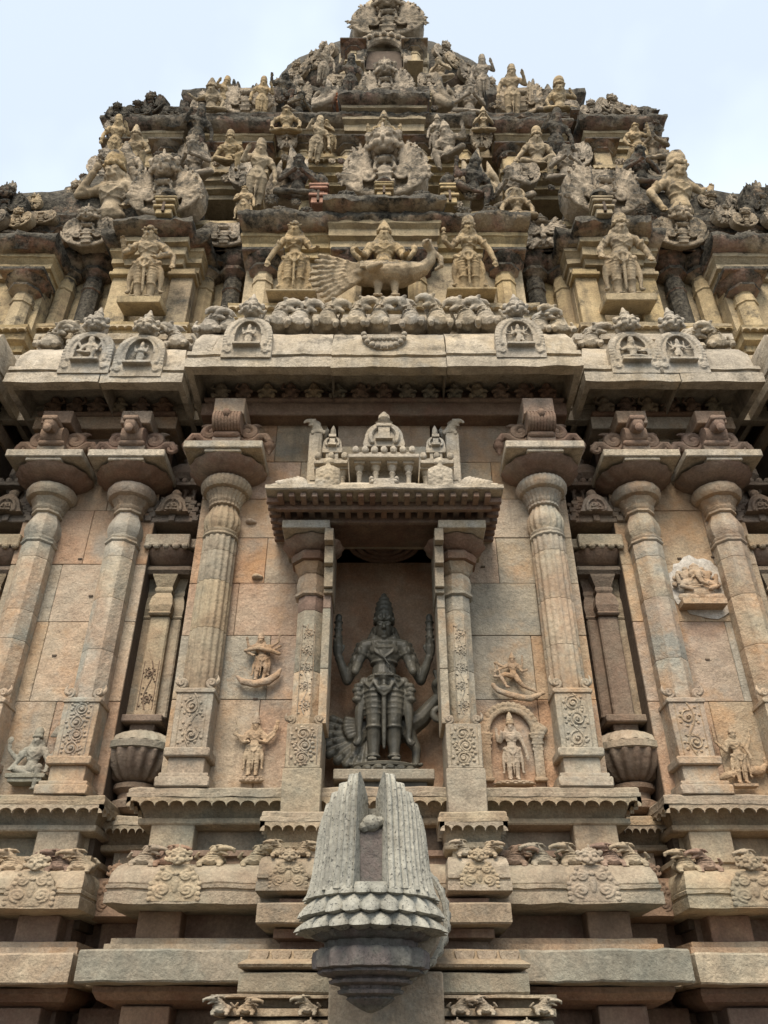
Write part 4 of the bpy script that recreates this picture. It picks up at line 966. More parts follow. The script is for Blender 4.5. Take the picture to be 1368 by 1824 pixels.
# ------------------------------------------------------------------ middle niche
nb = MB(); nb.box(-.56, .56, 6.38, 6.62, 2.9, 5.36); nic = part('niche_lining', nb, LINING)
m = MB(); m.box(-.54, -.48, 5.80, 6.39, 2.62, 5.30); part('jamb_slab', m, LINING, nic)
m = MB(); m.box(.48, .54, 5.80, 6.39, 2.62, 5.30); part('jamb_slab', m, LINING, nic)
m = MB(); m.box(-.56, .56, 5.62, 6.60, 5.30, 5.36)
for rr in (.30, .24, .17, .10): m.ring((0, 6.05, 5.30), rr, rr, .022, 28, 6)
part('ceiling_slab', m, RED, nic, smooth=40)
m = MB(); m.box(-.479, .479, 5.92, 6.50, 2.4, 2.93); part('niche_floor', m, JOINT_SHADE, nic)
for s in (-1, 1):
    X, D = s*.565, 5.78; b = MB(); z0 = 2.93
    b.box(X - .135, X + .135, D - .15, D + .3, z0, z0 + .30, .006); b.box(X - .125, X + .125, D - .14, D + .3, z0 + .30, z0 + .62, .006)
    naga_knots(b, X, D - .12, .135, z0 + .62, .05)
    o = part('niche_pilaster', b, BASE, smooth=40)
    part('scroll_panel', scroll_panel(.19, .26, 2, 9), BASE, o, loc=(X, D - .144, z0 + .33))
    z = z0 + .62
    for k, (a, c, mt) in enumerate(((z, z + .42, PIL), (z + .42, z + .92, GREEN if s < 0 else PIL), (z + .92, 4.60, RED if s < 0 else PIL))):
        m = MB(); m.lathe(X + s*.015, D, [(.104, a + .002), (.106, a + .008), (.106, c - .008), (.104, c - .002)], 8); m.box(X - s*.12 - .03, X - s*.12 + .03, D - .13, D + .2, a + .002, c - .002, .004)
        part('shaft_drum', m, mt, o, smooth=30)
    part('scroll_panel', scroll_panel(.10, .72, 6, 19), PIL, o, loc=(X + s*.015, D - .101, z + .08))
    z = 4.60; m = MB(); x = X + s*.02
    m.lathe(x, D, [(.115, z), (.13, z + .01), (.13, z + .03), (.11, z + .035), (.125, z + .10), (.115, z + .17), (.10, z + .20), (.11, z + .205), (.12, z + .22), (.11, z + .225), (.155, z + .29)], 8)
    part('vase', m, PIL, o, smooth=30)
    m = MB(); m.lathe(x, D - .01, [(.13, z + .29), (.175, z + .30), (.185, z + .345), (.165, z + .38), (.12, z + .39)], 8); part('cushion', m, RED, o, smooth=30)
    m = MB(); m.lathe(x, D - .03, [(.12, z + .385), (.17, z + .40), (.225, z + .44), (.25, z + .47), (.2, z + .475)], 48, None, flute=.03, nf=12); part('lotus_dish', m, RED, o, smooth=50)
    m = MB(); m.box(X - .19 + s*.06, X + .19 + s*.06, D - .34, D + .3, z + .48, z + .555, .006); part('abacus', m, CORN, o)
    m = MB(); xi = X - s*.128
    for k, (za, zb_, dd) in enumerate(((z + .36, z + .478, .34), (z + .20, z + .36, .26), (z + .02, z + .20, .20), (z - .02, z + .02, .17))):
        m.box(xi - .035, xi + .035, D - dd, D + .2, za + .002, zb_ - .002, .004)
    part('stepped_bracket', m, BASE, o)
    # foot mouldings below the niche pilaster
    a, b2 = sorted((s*.44, s*.74)); 
    ledge(a, b2, 5.72, 6.2, 2.93, .17, BASE, seed=70 + s, sf=.45)
    m = MB(); m.box(a + .01, b2 - .01, 5.66, 6.2, 2.4, 2.74); nk = part('base_neck', m, BASE)
    m = MB(); m.sweep(a, b2, 5.72, 6.2, [(.02, 2.40), (.28, 2.41), (.32, 2.42), (.32, 2.47), (.295, 2.475), (.295, 2.49), (.31, 2.495), (.31, 2.515), (.29, 2.52), (.28, 2.58), (.24, 2.62), (.15, 2.645), (.0, 2.65)], jit=.006, seed=72 + s, sf=.15); kb = part('base_cornice', m, BASE, smooth=35)
    for q, xo in enumerate((a + .08, b2 - .08)):
        part('frieze_beast', LIONS[q], BASE, kb, M=Matrix.Translation((xo, 5.52, 2.62)) @ Matrix.Diagonal((.38, .4, .26, 1)))
    part('crest_plaque', CRESTS[0], BASE, kb, M=Matrix.Translation(((a + b2)/2, 5.40, 2.43)) @ Matrix.Diagonal((.24, .14, .18, 1)))

CW = .60                                                                     # projecting base under the niche
m = MB(); m.box(-CW, CW, 5.70, 6.3, 0, 2.42); nk = part('base_neck', m, RED)
m = MB(); m.sweep(-CW, CW, 5.70, 6.2, [(.06, 2.345), (.22, 2.35), (.22, 2.385), (.16, 2.39), (.1, 2.42)], jit=.005, seed=80, sf=.2); part('under_moulding', m, RED)
m = MB(); m.sweep(-CW, CW, 5.70, 6.2, [(.20, 2.225), (.35, 2.23), (.36, 2.24), (.36, 2.335), (.35, 2.345), (.05, 2.347)], jit=.006, seed=81, sf=.45); part('base_slab', m, BASE)
m = MB(); m.sweep(-CW, CW, 5.70, 6.2, [(.08, 2.10), (.12, 2.105), (.12, 2.16), (.22, 2.17), (.22, 2.22), (.1, 2.223)], jit=.005, seed=82, sf=.3); part('step_moulding', m, RED)
m = MB(); m.sweep(-CW - .06, CW + .06, 5.70, 6.2, [(.25, 1.985), (.38, 1.99), (.43, 2.0), (.44, 2.015), (.40, 2.03), (.34, 2.05), (.32, 2.10), (.05, 2.105)], jit=.004, seed=83, sf=.4); pet = part('petal_slab', m, BASE, smooth=30)
for q in (-1, 1):
    m = MB()
    for k in range(3): m.prism([(q*.60 + (k - 1)*.13 + .058*math.cos(R(a)), 2.09 + .068*math.sin(R(a))) for a in range(180, 361, 20)], 5.352, 5.42)
    part('petal', m, BASE, pet)
m = MB(); m.sweep(-CW - .1, CW + .1, 5.70, 6.2, [(.30, 1.865), (.40, 1.87), (.41, 1.88), (.41, 1.965), (.40, 1.975), (.1, 1.98)], jit=.006, seed=84, sf=.3); part('base_slab', m, GREEN)
m = MB(); m.sweep(-CW - .2, CW + .2, 5.70, 6.2, [(.30, 1.76), (.40, 1.765), (.40, 1.80), (.30, 1.81), (.30, 1.845), (.42, 1.85), (.42, 1.865), (.1, 1.868)], jit=.006, seed=85, sf=.4); bf = part('beast_frieze', m, BASE)
for k, x in enumerate((-.90, -.76, -.42, .42, .56, .88)):
    part('frieze_beast', LIONS[k % 4], BASE, bf, M=Matrix.Translation((x, 5.27, 1.765)) @ Matrix.Diagonal((.34, .4, .22, 1)))
m = MB(); m.sweep(-CW - .22, CW + .22, 5.70, 6.2, [(.60, 0), (.60, .9), (.45, 1.0), (.45, 1.45), (.50, 1.5), (.50, 1.56), (.48, 1.6), (.46, 1.68), (.40, 1.74), (.30, 1.76), (0, 1.762)], jit=.01, seed=86, sf=.3); bp = part('plinth', m, BASE, smooth=35)
for k, x in enumerate((-.78, -.40, .40, .78)):
    part('crest_plaque', CRESTS[0], BASE, bp, M=Matrix.Translation((x, 5.215, 1.54)) @ Matrix.Diagonal((.24, .14, .16, 1)))

# canopy over the niche
can = MB(); D0 = 6.0
can.sweep(-.60, .60, D0, 6.1, [(.66, 5.275), (.80, 5.28), (.81, 5.29), (.81, 5.325), (.78, 5.335), (.72, 5.40), (.62, 5.46), (.50, 5.48), (0, 5.485)], jit=.012, seed=90, sf=.42)
cano = part('canopy', can, CORN, smooth=35)
for k in range(19):
    x = -.82 + 1.64*k/18; m = MB(); m.box(x - .022, x + .022, 5.23, 5.36, 5.235, 5.276, .004); part('rafter', m, RED, cano)
m = MB(); m.box(-.86, .86, 5.36, 5.40, 5.20, 5.276); part('purlin', m, RED, cano)
m = MB(); m.box(-.86, .86, 5.52, 5.56, 5.18, 5.276); part('purlin', m, RED, cano)
for k in range(17):
    x = -.78 + 1.56*k/16; m = MB(); m.box(x - .024, x + .024, 5.40, 5.52, 5.215, 5.276, .004); part('rafter', m, RED, cano)
m = MB(); m.box(-.84, .84, 5.56, 6.02, 5.25, 5.276); part('soffit', m, RED, cano)
for q in (-1, 1):
    for k in range(7):
        y = 5.32 + .095*k; x = q*.885; m = MB(); m.box(x - .05, x + .05, y - .022, y + .022, 5.23, 5.276, .004); part('rafter', m, RED, cano)
def rosette(x, z, D, w, par):
    m = MB(); m.prism([(x - w, z - w), (x + w, z - w), (x + w, z + w*.9), (x + w*.4, z + w*1.25), (x - w*.4, z + w*1.25), (x - w, z + w*.9)], D, D + .1)
    for rr, n_ in ((.85, 14), (.5, 9)):
        for k in range(n_): a = 2*math.pi*k/n_; m.ell((x + w*rr*math.cos(a), D, z + w*rr*math.sin(a)), w*.17, 6, 5)
    m.ell((x, D, z), w*.26, 8, 6); kirti(m, (x, D + .03, z + w*1.75), w*2.0)
    part('rosette_plaque', sculpt(m, .012, 0, 'rosette_plaque'), CORN, par)
for q in (-1, 1):
    X, Z = PX(684 + q*100, 856, 5.28); rosette(X, Z, 5.24, .10, cano)
    m = MB()
    for j in range(7): blade(m, (q*(.62 + .03*j), 5.26, 5.35), (q*(.70 + .028*j), 5.30, 5.47 - .008*j), (0, 0, .01), .03, .018)
    part('leaf_carving', m, CORN, cano, smooth=60)
m = MB(); m.prism([(.12*math.cos(R(a)), 5.40 + .09*math.sin(R(a))) for a in range(180, 361, 20)], 5.21, 5.3)
for k in range(9): a = R(180 + 22.5*k); m.ell((.10*math.cos(a), 5.21, 5.395 + .075*math.sin(a)), .020, 6, 5)
part('leaf_medallion', m, CORN, cano, smooth=50)
# shrine model standing on the canopy
sm = MB(); sm.box(-.66, .66, 5.86, 6.0, 5.70, 6.24, .01); shr = part('model_shrine', sm, CORN)
for q in (-1, 1):
    m = MB(); m.box(q*.62 - .06, q*.62 + .06, 5.74, 6.0, 5.72, 6.30, .008); m.box(q*.62 - .03, q*.62 + .03, 5.732, 5.75, 5.76, 6.26); part('end_post', m, CORN, shr)
    m = MB(); lion(m, .5, q, random.Random(3)); part('post_beast', sculpt(m, .016, 0), CORN, shr, M=Matrix.Translation((q*.60, 5.82, 6.28)) @ Matrix.Scale(.95, 4))
def mini(x, w, z, D, cols, zc, kind):
    m = MB(); m.box(x - w, x + w, D, 5.95, z, z + .03, .005); m.box(x - w*.8, x + w*.8, D + .14, 5.95, z + .03, zc)
    o = part('model_pavilion', m, CORN, shr)
    for k in range(cols):
        cx = x - w*.78 + 1.56*w*k/(cols - 1); c = MB(); h = zc - z
        c.lathe(cx, D + .055, [(.034, z + .03), (.034, z + .05), (.02, z + .06), (.022, z + h*.55), (.03, z + h*.6), (.02, z + h*.68), (.038, z + h*.82), (.04, z + h*.9)], 10); c.box(cx - .045, cx + .045, D + .0, D + .12, z + h*.9, zc)
        part('tiny_column', c, CORN, shr, smooth=40)
    m = MB(); m.box(x - w*1.12, x + w*1.12, D - .05, 5.95, zc, zc + .04, .006); m.box(x - w*1.0, x + w*1.0, D - .02, 5.95, zc + .04, zc + .09, .02)
    for k in range(cols*2 - 1): m.ell((x - w*.9 + 1.8*w*k/(cols*2 - 2), D - .02, zc + .10), (.032, .03, .04), 7, 5)
    z2 = zc + .10; m.box(x - w*.42, x - w*.2, D + .05, 5.95, z2, z2 + .10); m.box(x + w*.2, x + w*.42, D + .05, 5.95, z2, z2 + .10)
    z3 = z2 + .09; r_ = w*.62; yy = D + .01
    out = [(x + r_*1.05, z3), (x + r_*1.1, z3 + .03)] + [(x + r_*math.cos(R(a)), z3 + .10 + r_*1.0*math.sin(R(a))) for a in range(0, 181, 15)] + [(x - r_*1.1, z3 + .03), (x - r_*1.05, z3)]
    m.prism(out, yy + .03, 5.95)
    m.tube([(x + r_*.72*math.cos(R(a)), yy + .02, z3 + .10 + r_*.72*math.sin(R(a))) for a in range(-30, 211, 20)], r_*.14, 6)
    m.box(x - r_*.45, x + r_*.45, yy - .01, yy + .05, z3 + .06, z3 + .08); m.box(x - r_*.3, x + r_*.3, yy, yy + .05, z3 + .08, z3 + .08 + r_*.7); m.box(x - r_*.4, x + r_*.4, yy - .01, yy + .05, z3 + .10 + r_*.6, z3 + .13 + r_*.6)
    zz = z3 + .10 + r_*1.0; m.lathe(x, yy + .08, [(r_*.30, zz - .02), (r_*.5, zz + .02), (r_*.2, zz + .04), (r_*.34, zz + .07), (r_*.30, zz + .11), (r_*.08, zz + .16)], 8)
    part('model_roof', m, CORN, shr, smooth=40)
mini(0, .27, 5.55, 5.52, 4, 5.81, 0)
for q in (-1, 1): mini(q*.46, .13, 5.60, 5.62, 2, 5.82, 1)
# ------------------------------------------------------------------ stepped stucco storeys
def X0(dx, y, D): return XP(684 + dx, y, D)
KNOB = []
for k in range(3):
    mm = MB(); kirti(mm, (0, .02, .0), .9, crown=(k != 1)); mm.ell((0, .05, -.1), (.22, .12, .14), 10, 6)
    for j in range(8): mm.ell((.2*math.cos(j*.785), -.02, .2*math.sin(j*.785)), .07, 6, 5)
    KNOB.append(sculpt(mm, .02, 0, 'rosette_knob', .012))
def tower_pilaster(X, D, z0, z1, w, par, rnd=True, mat=None):
    """octagonal stucco column with vase, cushion, crusted dish and abacus"""
    h = z1 - z0; mat = mat or STUC; m = MB()
    m.box(X - w*1.25, X + w*1.25, D - w*1.3, D + .12, z0, z0 + .05*h, .006)
    if rnd: m.lathe(X, D, [(w, z0 + .05*h), (w*.97, z0 + .50*h), (w*1.10, z0 + .51*h), (w*1.10, z0 + .535*h), (w*.96, z0 + .54*h), (w*1.06, z0 + .60*h), (w*.88, z0 + .665*h), (w*.95, z0 + .675*h)], 8)
    else: m.box(X - w, X + w, D - w, D + .12, z0 + .05*h, z0 + .675*h, .01)
    o = part('column', m, mat, par, smooth=30)
    m = MB(); m.lathe(X, D, [(w*.9, z0 + .672*h), (w*1.2, z0 + .70*h), (w*1.55, z0 + .72*h), (w*1.62, z0 + .75*h), (w*1.35, z0 + .775*h), (w*1.1, z0 + .78*h)], 8)
    m.lathe(X, D - .01, [(w*1.1, z0 + .775*h), (w*1.5, z0 + .80*h), (w*1.95, z0 + .85*h), (w*2.1, z0 + .88*h)], 12)
    m.box(X - w*2.1, X + w*2.1, D - w*2.15, D + .12, z0 + .875*h, z0 + .94*h, .012)
    m.box(X - w*1.1, X + w*1.1, D - w*1.4, D + .12, z0 + .935*h, z1, .008)
    part('capital', m, CRUST, par, smooth=30)
    return o
def pavilion(xl, xr, D, zf, zl, cols=(), w=.11, rnd=True, base=True, over=.34, roof=None, depth=1.2, knobs=0, seed=0, hole=None, sf=.8, wallmat=None):
    """small shrine front of a storey; z of floor and of cornice lip in metres"""
    m = MB()
    if hole:
        m.box(xl, hole[0], D, D + depth, zf - .4, zl); m.box(hole[1], xr, D, D + depth, zf - .4, zl); m.box(hole[0], hole[1], D, D + depth, zl - .35, zl)
    else: m.box(xl, xr, D, D + depth, zf - .4, zl)
    o = part('pavilion', m, wallmat or STUC)
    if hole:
        q = MB(); q.box(hole[0] - .01, hole[1] + .01, D + .95, D + depth + .02, zf - .6, zl); part('recess_shade', q, JOINT_SHADE, o)  # back wall coloured dark to stand for the opening's shade
    b = D + depth - .02
    if base:
        for (a, c) in ([(xl, xr)] if not hole else [(xl, hole[0] - .02), (hole[1] + .02, xr)]):
            m = MB(); m.sweep(a, c, D, b, [(.02, zf - .30), (.10, zf - .29), (.10, zf - .20), (.18, zf - .18), (.18, zf - .06), (.24, zf - .05), (.25, zf - .012), (.23, zf), (0, zf + .002)], jit=.012, seed=seed, sf=.35); lo = part('ledge', m, STUC, o)
            m = MB(); n = max(3, int((c - a + .16)/.085)); scallops(m, (a - .08, D - .246), (c + .08, D - .246), zf - .05, .05, n, .03); part('scalloped_lip', m, STUC, o)
    for x in cols: tower_pilaster(x, D - .02, zf, zl - .44, w, o, rnd)
    m = MB(); m.sweep(xl, xr, D, b, [(.04, zl - .46), (.07, zl - .455), (.07, zl - .36), (.13, zl - .35), (.13, zl - .27), (.10, zl - .265), (.17, zl - .20), (.19, zl - .19), (.19, zl - .13), (.0, zl - .12)], jit=.01, seed=seed + 1, sf=.45); part('entablature', m, STUC, o)
    m = MB(); m.sweep(xl, xr, D, b, [(.10, zl - .13), (over*.72, zl - .125), (over*.95, zl - .06), (over, zl - .035), (over, zl + .03), (over*.86, zl + .09), (over*.6, zl + .15), (over*.2, zl + .19), (0, zl + .2)], step=.05, jit=.045, seed=seed + 2, sf=sf)
    co = part('cornice_lip', m, CRUST, o, smooth=50)
    rd = random.Random(seed)
    for k in range(knobs):
        x = xl + (xr - xl)*(k + .5)/knobs + rd.uniform(-.04, .04); sz = rd.uniform(.30, .42)
        part('rosette_knob', rd.choice(KNOB), CRUST if rd.random() < .6 else ORN, o, M=Matrix.Translation((x, D - over*.72, zl + .10)) @ Matrix.Diagonal((sz, sz, sz, 1)))
    if roof:
        kind, h = roof; z = zl + .15; m = MB(); pr = []
        n = max(5, int(h/.11))
        for k in range(n + 1):
            t = k/n
            if kind == 'dome': off = .16*math.sin(math.pi*min(1, t*1.25)) + over*.3*(1 - t) - (xr - xl)*.42*max(0, t - .25)**1.6*1.5
            elif kind == 'sala': off = .10*math.sin(math.pi*t) + over*.3 - .34*t**2.2
            else: off = over*.5 - (xr - xl)*.40*t
            pr.append((off, z + h*t)); pr.append((off - .035, z + h*t + .012))
            if k < n: pr.append((off - .03, z + h*(t + .8/n)))
        m.sweep(xl, xr, D + .05, D + depth + .6, pr, step=.05, jit=.045, seed=seed + 4, sf=1.0); part('roof', m, ROOF, o, smooth=40)
    return o

# ornament masters
FANS = [sculpt(fan_gable(6, True, 1.0, 1), .0115, 0, 'fan_gable', .004), sculpt(fan_gable(6, False, 1.0, 2), .0115, 0, 'fan_gable', .004)]
MED = [sculpt(q_, .0125, 0, 'scroll_gable', .006) for q_ in (fan_gable(4, True, 1.0, 3, .33), fan_gable(5, True, 1.0, 5, .30), medallion(2), fan_gable(4, False, 1.0, 4, .34))]; rdm = random.Random(17)
WING = [sculpt(wing(), .028, 1, 'gable_wing', .01)]
def place(me, name, x, yb, yt, D, wpx, unit_h, mat=None, par=None, flip=False, rz=0, dy=.9, tilt=16):
    """set an ornament so that its foot and crown fall where the photograph shows them on the plane D"""
    x += rdm.uniform(-3, 3); yt += rdm.uniform(-4, 4); wpx *= rdm.uniform(.92, 1.08); rz += rdm.uniform(-7, 7); D += rdm.uniform(-.04, .04)   # no two alike
    X, Z = PX(x, yb, D); sz = fit_scale(D, Z, yt, unit_h, R(tilt)); ym = (yb + yt)/2
    wd = abs(XP(x + wpx/2, ym, D) - XP(x - wpx/2, ym, D))
    return part(name, me, mat or ORN, par, M=Matrix.Translation((X, D, Z)) @ Matrix.Rotation(R(rz), 4, 'Z') @ Matrix.Rotation(R(tilt), 4, 'X') @ Matrix.Diagonal((-wd if flip else wd, wd*dy, sz, 1)))
def turret(x, yb, yt, D, wpx, mat=None, red=False):
    """little stacked shrine stub"""
    X, Z = PX(x, yb, D); Z2 = ZP(yt, D); w_ = abs(XP(x + wpx/2, yb, D) - X); h = Z2 - Z; m = MB(); z = Z
    for f, hh in ((.75, .16), (1.0, .07), (.6, .14), (.95, .07), (1.05, .06), (.65, .10)):
        m.box(X - w_*f, X + w_*f, D - w_*f, D + .3, z, z + h*hh, .01); z += h*hh
    o = part('turret', m, mat or (BRICK if red else STUC))
    m = MB(); m.lathe(X, D, [(w_*.6, z), (w_*.95, z + h*.08), (w_*.9, z + h*.18), (w_*.5, z + h*.28), (w_*.2, z + h*.33), (w_*.35, z + h*.37), (.01, z + h*.42)], 10, flute=.06, nf=5); part('turret_cap', m, CRUST, o, smooth=40)
    m = MB(); m.box(X - w_*.12, X + w_*.12, D - w_*1.02, D - w_*.2, Z + h*.02, Z + h*.3); part('turret_slot_shade', m, JOINT_SHADE, o)  # solid dark block, the slot's shade painted on the front

# ---- second storey
zf2, zl2 = ZP(532, 6.2), ZP(378, 6.12)
hw = XP(925, 400, 6.3)
hx = XP(733, 480, 6.35)
pc = pavilion(-hw, hw, 6.5, zf2, zl2, cols=(XP(470, 480, 6.42), XP(628, 480, 6.42), XP(742, 480, 6.42), XP(898, 480, 6.42)), w=.12, knobs=0, seed=101, hole=(-hx, hx), over=.38, sf=.3)
hw2 = XP(775, 385, 6.2)
m = MB(); m.sweep(-hw2, hw2, 6.38, 7.4, [(.04, zl2 - .44), (.07, zl2 - .43), (.07, zl2 - .30), (.14, zl2 - .28), (.14, zl2 - .16), (.20, zl2 - .12), (.22, zl2 + .02), (0, zl2 + .03)], jit=.012, seed=5, sf=.3); part('entablature', m, STUC, pc)
m = MB(); m.sweep(-hw2, hw2, 6.38, 7.4, [(.10, zl2 + .03), (.30, zl2 + .04), (.38, zl2 + .08), (.38, zl2 + .17), (.32, zl2 + .24), (.15, zl2 + .30), (0, zl2 + .31)], step=.05, jit=.045, seed=6, sf=.3); part('cornice_lip', m, CRUST, pc, smooth=50)
for x, sz in ((-.46, .5), (.46, .5), (-1.28, .42), (1.30, .42), (-.95, .34), (.98, .34)):
    part('rosette_knob', KNOB[0 if abs(x) < .5 else 2], CRUST, pc, M=Matrix.Translation((x, 6.08 if abs(x) < .6 else 6.18, zl2 + (.24 if abs(x) < .6 else .10))) @ Matrix.Diagonal((sz, sz, sz*.8, 1)))
m = MB(); m.sweep(-1.75, 1.75, 6.35, 7.6, [(.05, 7.5), (.05, zf2 - .55), (.02, zf2 - .3), (0, zf2 - .28)], jit=.01, seed=7, sf=.2); part('storey_plinth', m, CORN)
for s in (-1, 1):
    # corner pavilion
    a, b = sorted((X0(s*342, 500, 6.6), X0(s*488, 500, 6.6))); zf, zl = ZP(572, 6.5), ZP(412, 6.42)
    o = pavilion(a, b, 6.75, zf, zl, cols=(), rnd=False, knobs=0, seed=110 + s, over=.34, sf=.5)
    for x in (a + .14, b - .14): 
        m = MB(); m.box(x - .135, x + .135, 6.64, 6.8, zf, zl - .44, .008); part('column', m, STUC, o)
        m = MB(); m.box(x - .17, x + .17, 6.58, 6.8, zl - .60, zl - .54, .008); m.box(x - .15, x + .15, 6.61, 6.8, zl - .54, zl - .46, .008); part('capital', m, STUC, o)
    m = MB(); xm = (a + b)/2; m.sweep(xm - .34, xm + .34, 6.62, 7.4, [(.05, zl - .44), (.07, zl - .36), (.13, zl - .35), (.13, zl - .2), (.2, zl - .19), (.2, zl - .11), (0, zl - .1)], jit=.012, seed=8, sf=.4); part('entablature', m, STUC, o)
    m = MB(); m.sweep(xm - .34, xm + .34, 6.62, 7.4, [(.1, zl - .1), (.3, zl - .08), (.36, zl - .02), (.34, zl + .1), (.2, zl + .2), (0, zl + .24)], step=.05, jit=.045, seed=9 + s, sf=.4); part('cornice_lip', m, CRUST, o, smooth=50)
    # recesses with paired columns
    for da, db, sd in ((238, 348, 0), (482, 600, 1)):
        a, b = sorted((X0(s*da, 510, 7.0), X0(s*db, 510, 7.0))); zf, zl = ZP(578, 6.8), ZP(442, 6.85)
        m = MB(); m.box(a - .2, b + .2, 7.08, 7.6, 7.6, zl + .3); o = part('recess_wall', m, STUC)
        c = (a + b)/2
        for q in (-1, 1): tower_pilaster(c + q*.175, 7.0, zf, zl, .12, o, True, CRUST if q*s < 0 else STUC)
        m = MB(); m.sweep(a - .05, b + .05, 7.05, 7.6, [(.02, zf - .3), (.2, zf - .28), (.2, zf - .06), (.27, zf - .05), (.27, zf), (0, zf + .002)], jit=.012, seed=sd, sf=.2); part('ledge', m, STUC, o)
        m = MB(); scallops(m, (a - .1, 6.782), (b + .1, 6.782), zf - .05, .05, int((b - a + .2)/.085), .03); part('scalloped_lip', m, STUC, o)
        m = MB(); m.sweep(a + .05, b - .05, 6.98, 7.6, [(.02, zl), (.1, zl + .01), (.1, zl + .10), (.2, zl + .12), (.2, zl + .2), (.3, zl + .24), (.3, zl + .34), (0, zl + .36)], jit=.02, seed=sd + 4, sf=.2); part('entablature', m, CRUST if sd else STUC, o)
    # outermost pavilion
    a, b = sorted((X0(s*602, 480, 6.6), X0(s*860, 480, 6.6))); zf, zl = ZP(580, 6.5), ZP(425, 6.42)
    ci = X0(s*642, 500, 6.55); co = X0(s*800, 500, 6.55)
    pavilion(a, b, 6.72, zf, zl, cols=(ci, co), w=.13, knobs=2, seed=120 + s, roof=('sala', 1.25), over=.36, sf=.35)
    X, Z = PX(684 + s*672, 372, 6.75); place(FANS[0 if s < 0 else 1], 'fan_gable', 684 + s*676, 392, 322, 6.6, 70, .92 if s < 0 else .72, mat=CRUST); place(KNOB[0], 'rosette_knob', 684 + s*664, 338, 306, 6.75, 38, .5, mat=ORN)
    for dx, yb, yt, D_, wp in ((612, 398, 362, 6.55, 52), (648, 404, 366, 6.5, 48), (700, 402, 360, 6.5, 56), (582, 372, 336, 6.72, 50), (548, 362, 322, 6.7, 48), (628, 372, 338, 6.62, 40)):
        place(rdm.choice(MED), 'scroll_gable', 684 + s*dx, yb, yt, D_, wp, .9, mat=rdm.choice((ORN, ORN, FIGS)), rz=s*8)
    # plinth closing the storey down to the cornice
    a, b = sorted((s*1.75, s*6.2)); m = MB(); m.box(a, b, 6.62, 7.4, 7.4, ZP(585, 6.5) - .3); part('storey_plinth', m, CORN)

# ornaments on the second storey's roofs
place(FANS[0], 'fan_gable', 687, 352, 222, 6.5, 168, .92, par=pc)
turret(684, 358, 318, 6.35, 34)
for s in (-1, 1):
    place(FANS[0 if s < 0 else 1], 'fan_gable', 684 + s*391, 384, 268 if s < 0 else 288, 6.42, 142, .92 if s < 0 else .72)
    turret(684 + s*391, 392, 338, 6.30, 38)
    place(rdm.choice(MED), 'scroll_gable', 684 + s*285, 440, 372, 6.72, 100, .92)
    place(rdm.choice(MED), 'scroll_gable', 684 + s*531, 440, 362, 6.66, 108, .92)
    place(WING[0], 'gable_wing', 684 + s*180, 350, 262, 6.85, 84, .9, flip=s > 0, mat=FIGS if s > 0 else ORN)
    turret(684 + s*117, 372, 310, 6.75, 34, red=s < 0)
    m = MB(); a, b = sorted((X0(s*90, 350, 7.0), X0(s*335, 350, 7.0))); z0 = zl2
    m.sweep(a, b, 7.0, 8.6, [(.15, z0)] + [(.15 - .07*k + (.03 if k % 2 else 0), z0 + .12 + .13*k) for k in range(14)] + [(-.8, z0 + 2.0)], step=.05, jit=.05, seed=31 + s, sf=.3); part('roof', m, ROOF, smooth=40)
    a, b = sorted((X0(s*350, 350, 6.9), X0(s*592, 350, 6.9))); z0 = ZP(392, 6.7)
    m = MB(); m.sweep(a, b, 6.95, 9.2, [(.0, z0 - .3), (.05, z0), (.22, z0 + .10), (.30, z0 + .32), (.30, z0 + .5), (.16, z0 + .72), (.02, z0 + .9), (-.05, z0 + 1.0), (-.06, z0 + 1.2), (-.12, z0 + 1.3), (-.2, z0 + 1.6), (-.3, z0 + 1.9), (-.5, z0 + 2.05), (-.9, z0 + 2.1)], step=.05, jit=.055, seed=41 + s, sf=.9); part('roof', m, ROOF, smooth=40)
    # small seated lion beside the middle pavilion, lumps of broken stucco
    for k in range(18):
        x = 684 + s*random.uniform(60, 600); y = random.uniform(330, 372) if abs(x - 684) < 330 else random.uniform(372, 410)
        X, Z = PX(x, y, 6.75); sz = random.uniform(.22, .42)
        part('rosette_knob', KNOB[k % 3], CRUST if k % 2 else ORN, M=Matrix.Translation((X, 6.72, Z)) @ Matrix.Rotation(R(random.uniform(-25, 25)), 4, 'Z') @ Matrix.Scale(sz, 4))
m = MB(); z0 = zl2 + .2; a = X0(100, 350, 7.0)
m.sweep(-a, a, 6.9, 8.6, [(.15, z0 - .1)] + [(.15 - .06*k + (.03 if k % 2 else 0), z0 + .12 + .13*k) for k in range(18)] + [(-1.0, z0 + 2.6)], step=.05, jit=.05, seed=33, sf=.3); part('roof', m, ROOF, smooth=40)

# ---- third storey
zf3, zl3 = ZP(278, 7.45), ZP(203, 7.35)
hw = XP(835, 230, 7.5)
pc3 = pavilion(-hw, hw, 7.7, zf3, zl3, cols=[X0(d, 240, 7.6) for d in (-140, -62, 62, 140)], w=.13, knobs=6, seed=201, over=.36, sf=.3)
hw2 = XP(752, 200, 7.4)
m = MB(); m.sweep(-hw2, hw2, 7.52, 8.6, [(.06, zl3 - .3), (.08, zl3 - .15), (.16, zl3 - .12), (.16, zl3 + .04), (.24, zl3 + .06), (.24, zl3 + .14), (0, zl3 + .15)], jit=.012, seed=15, sf=.3); part('entablature', m, STUC, pc3)
m = MB(); m.sweep(-hw2, hw2, 7.52, 8.6, [(.1, zl3 + .14), (.34, zl3 + .16), (.40, zl3 + .22), (.38, zl3 + .34), (.2, zl3 + .42), (0, zl3 + .45)], step=.05, jit=.045, seed=16, sf=.3); part('cornice_lip', m, CRUST, pc3, smooth=50)
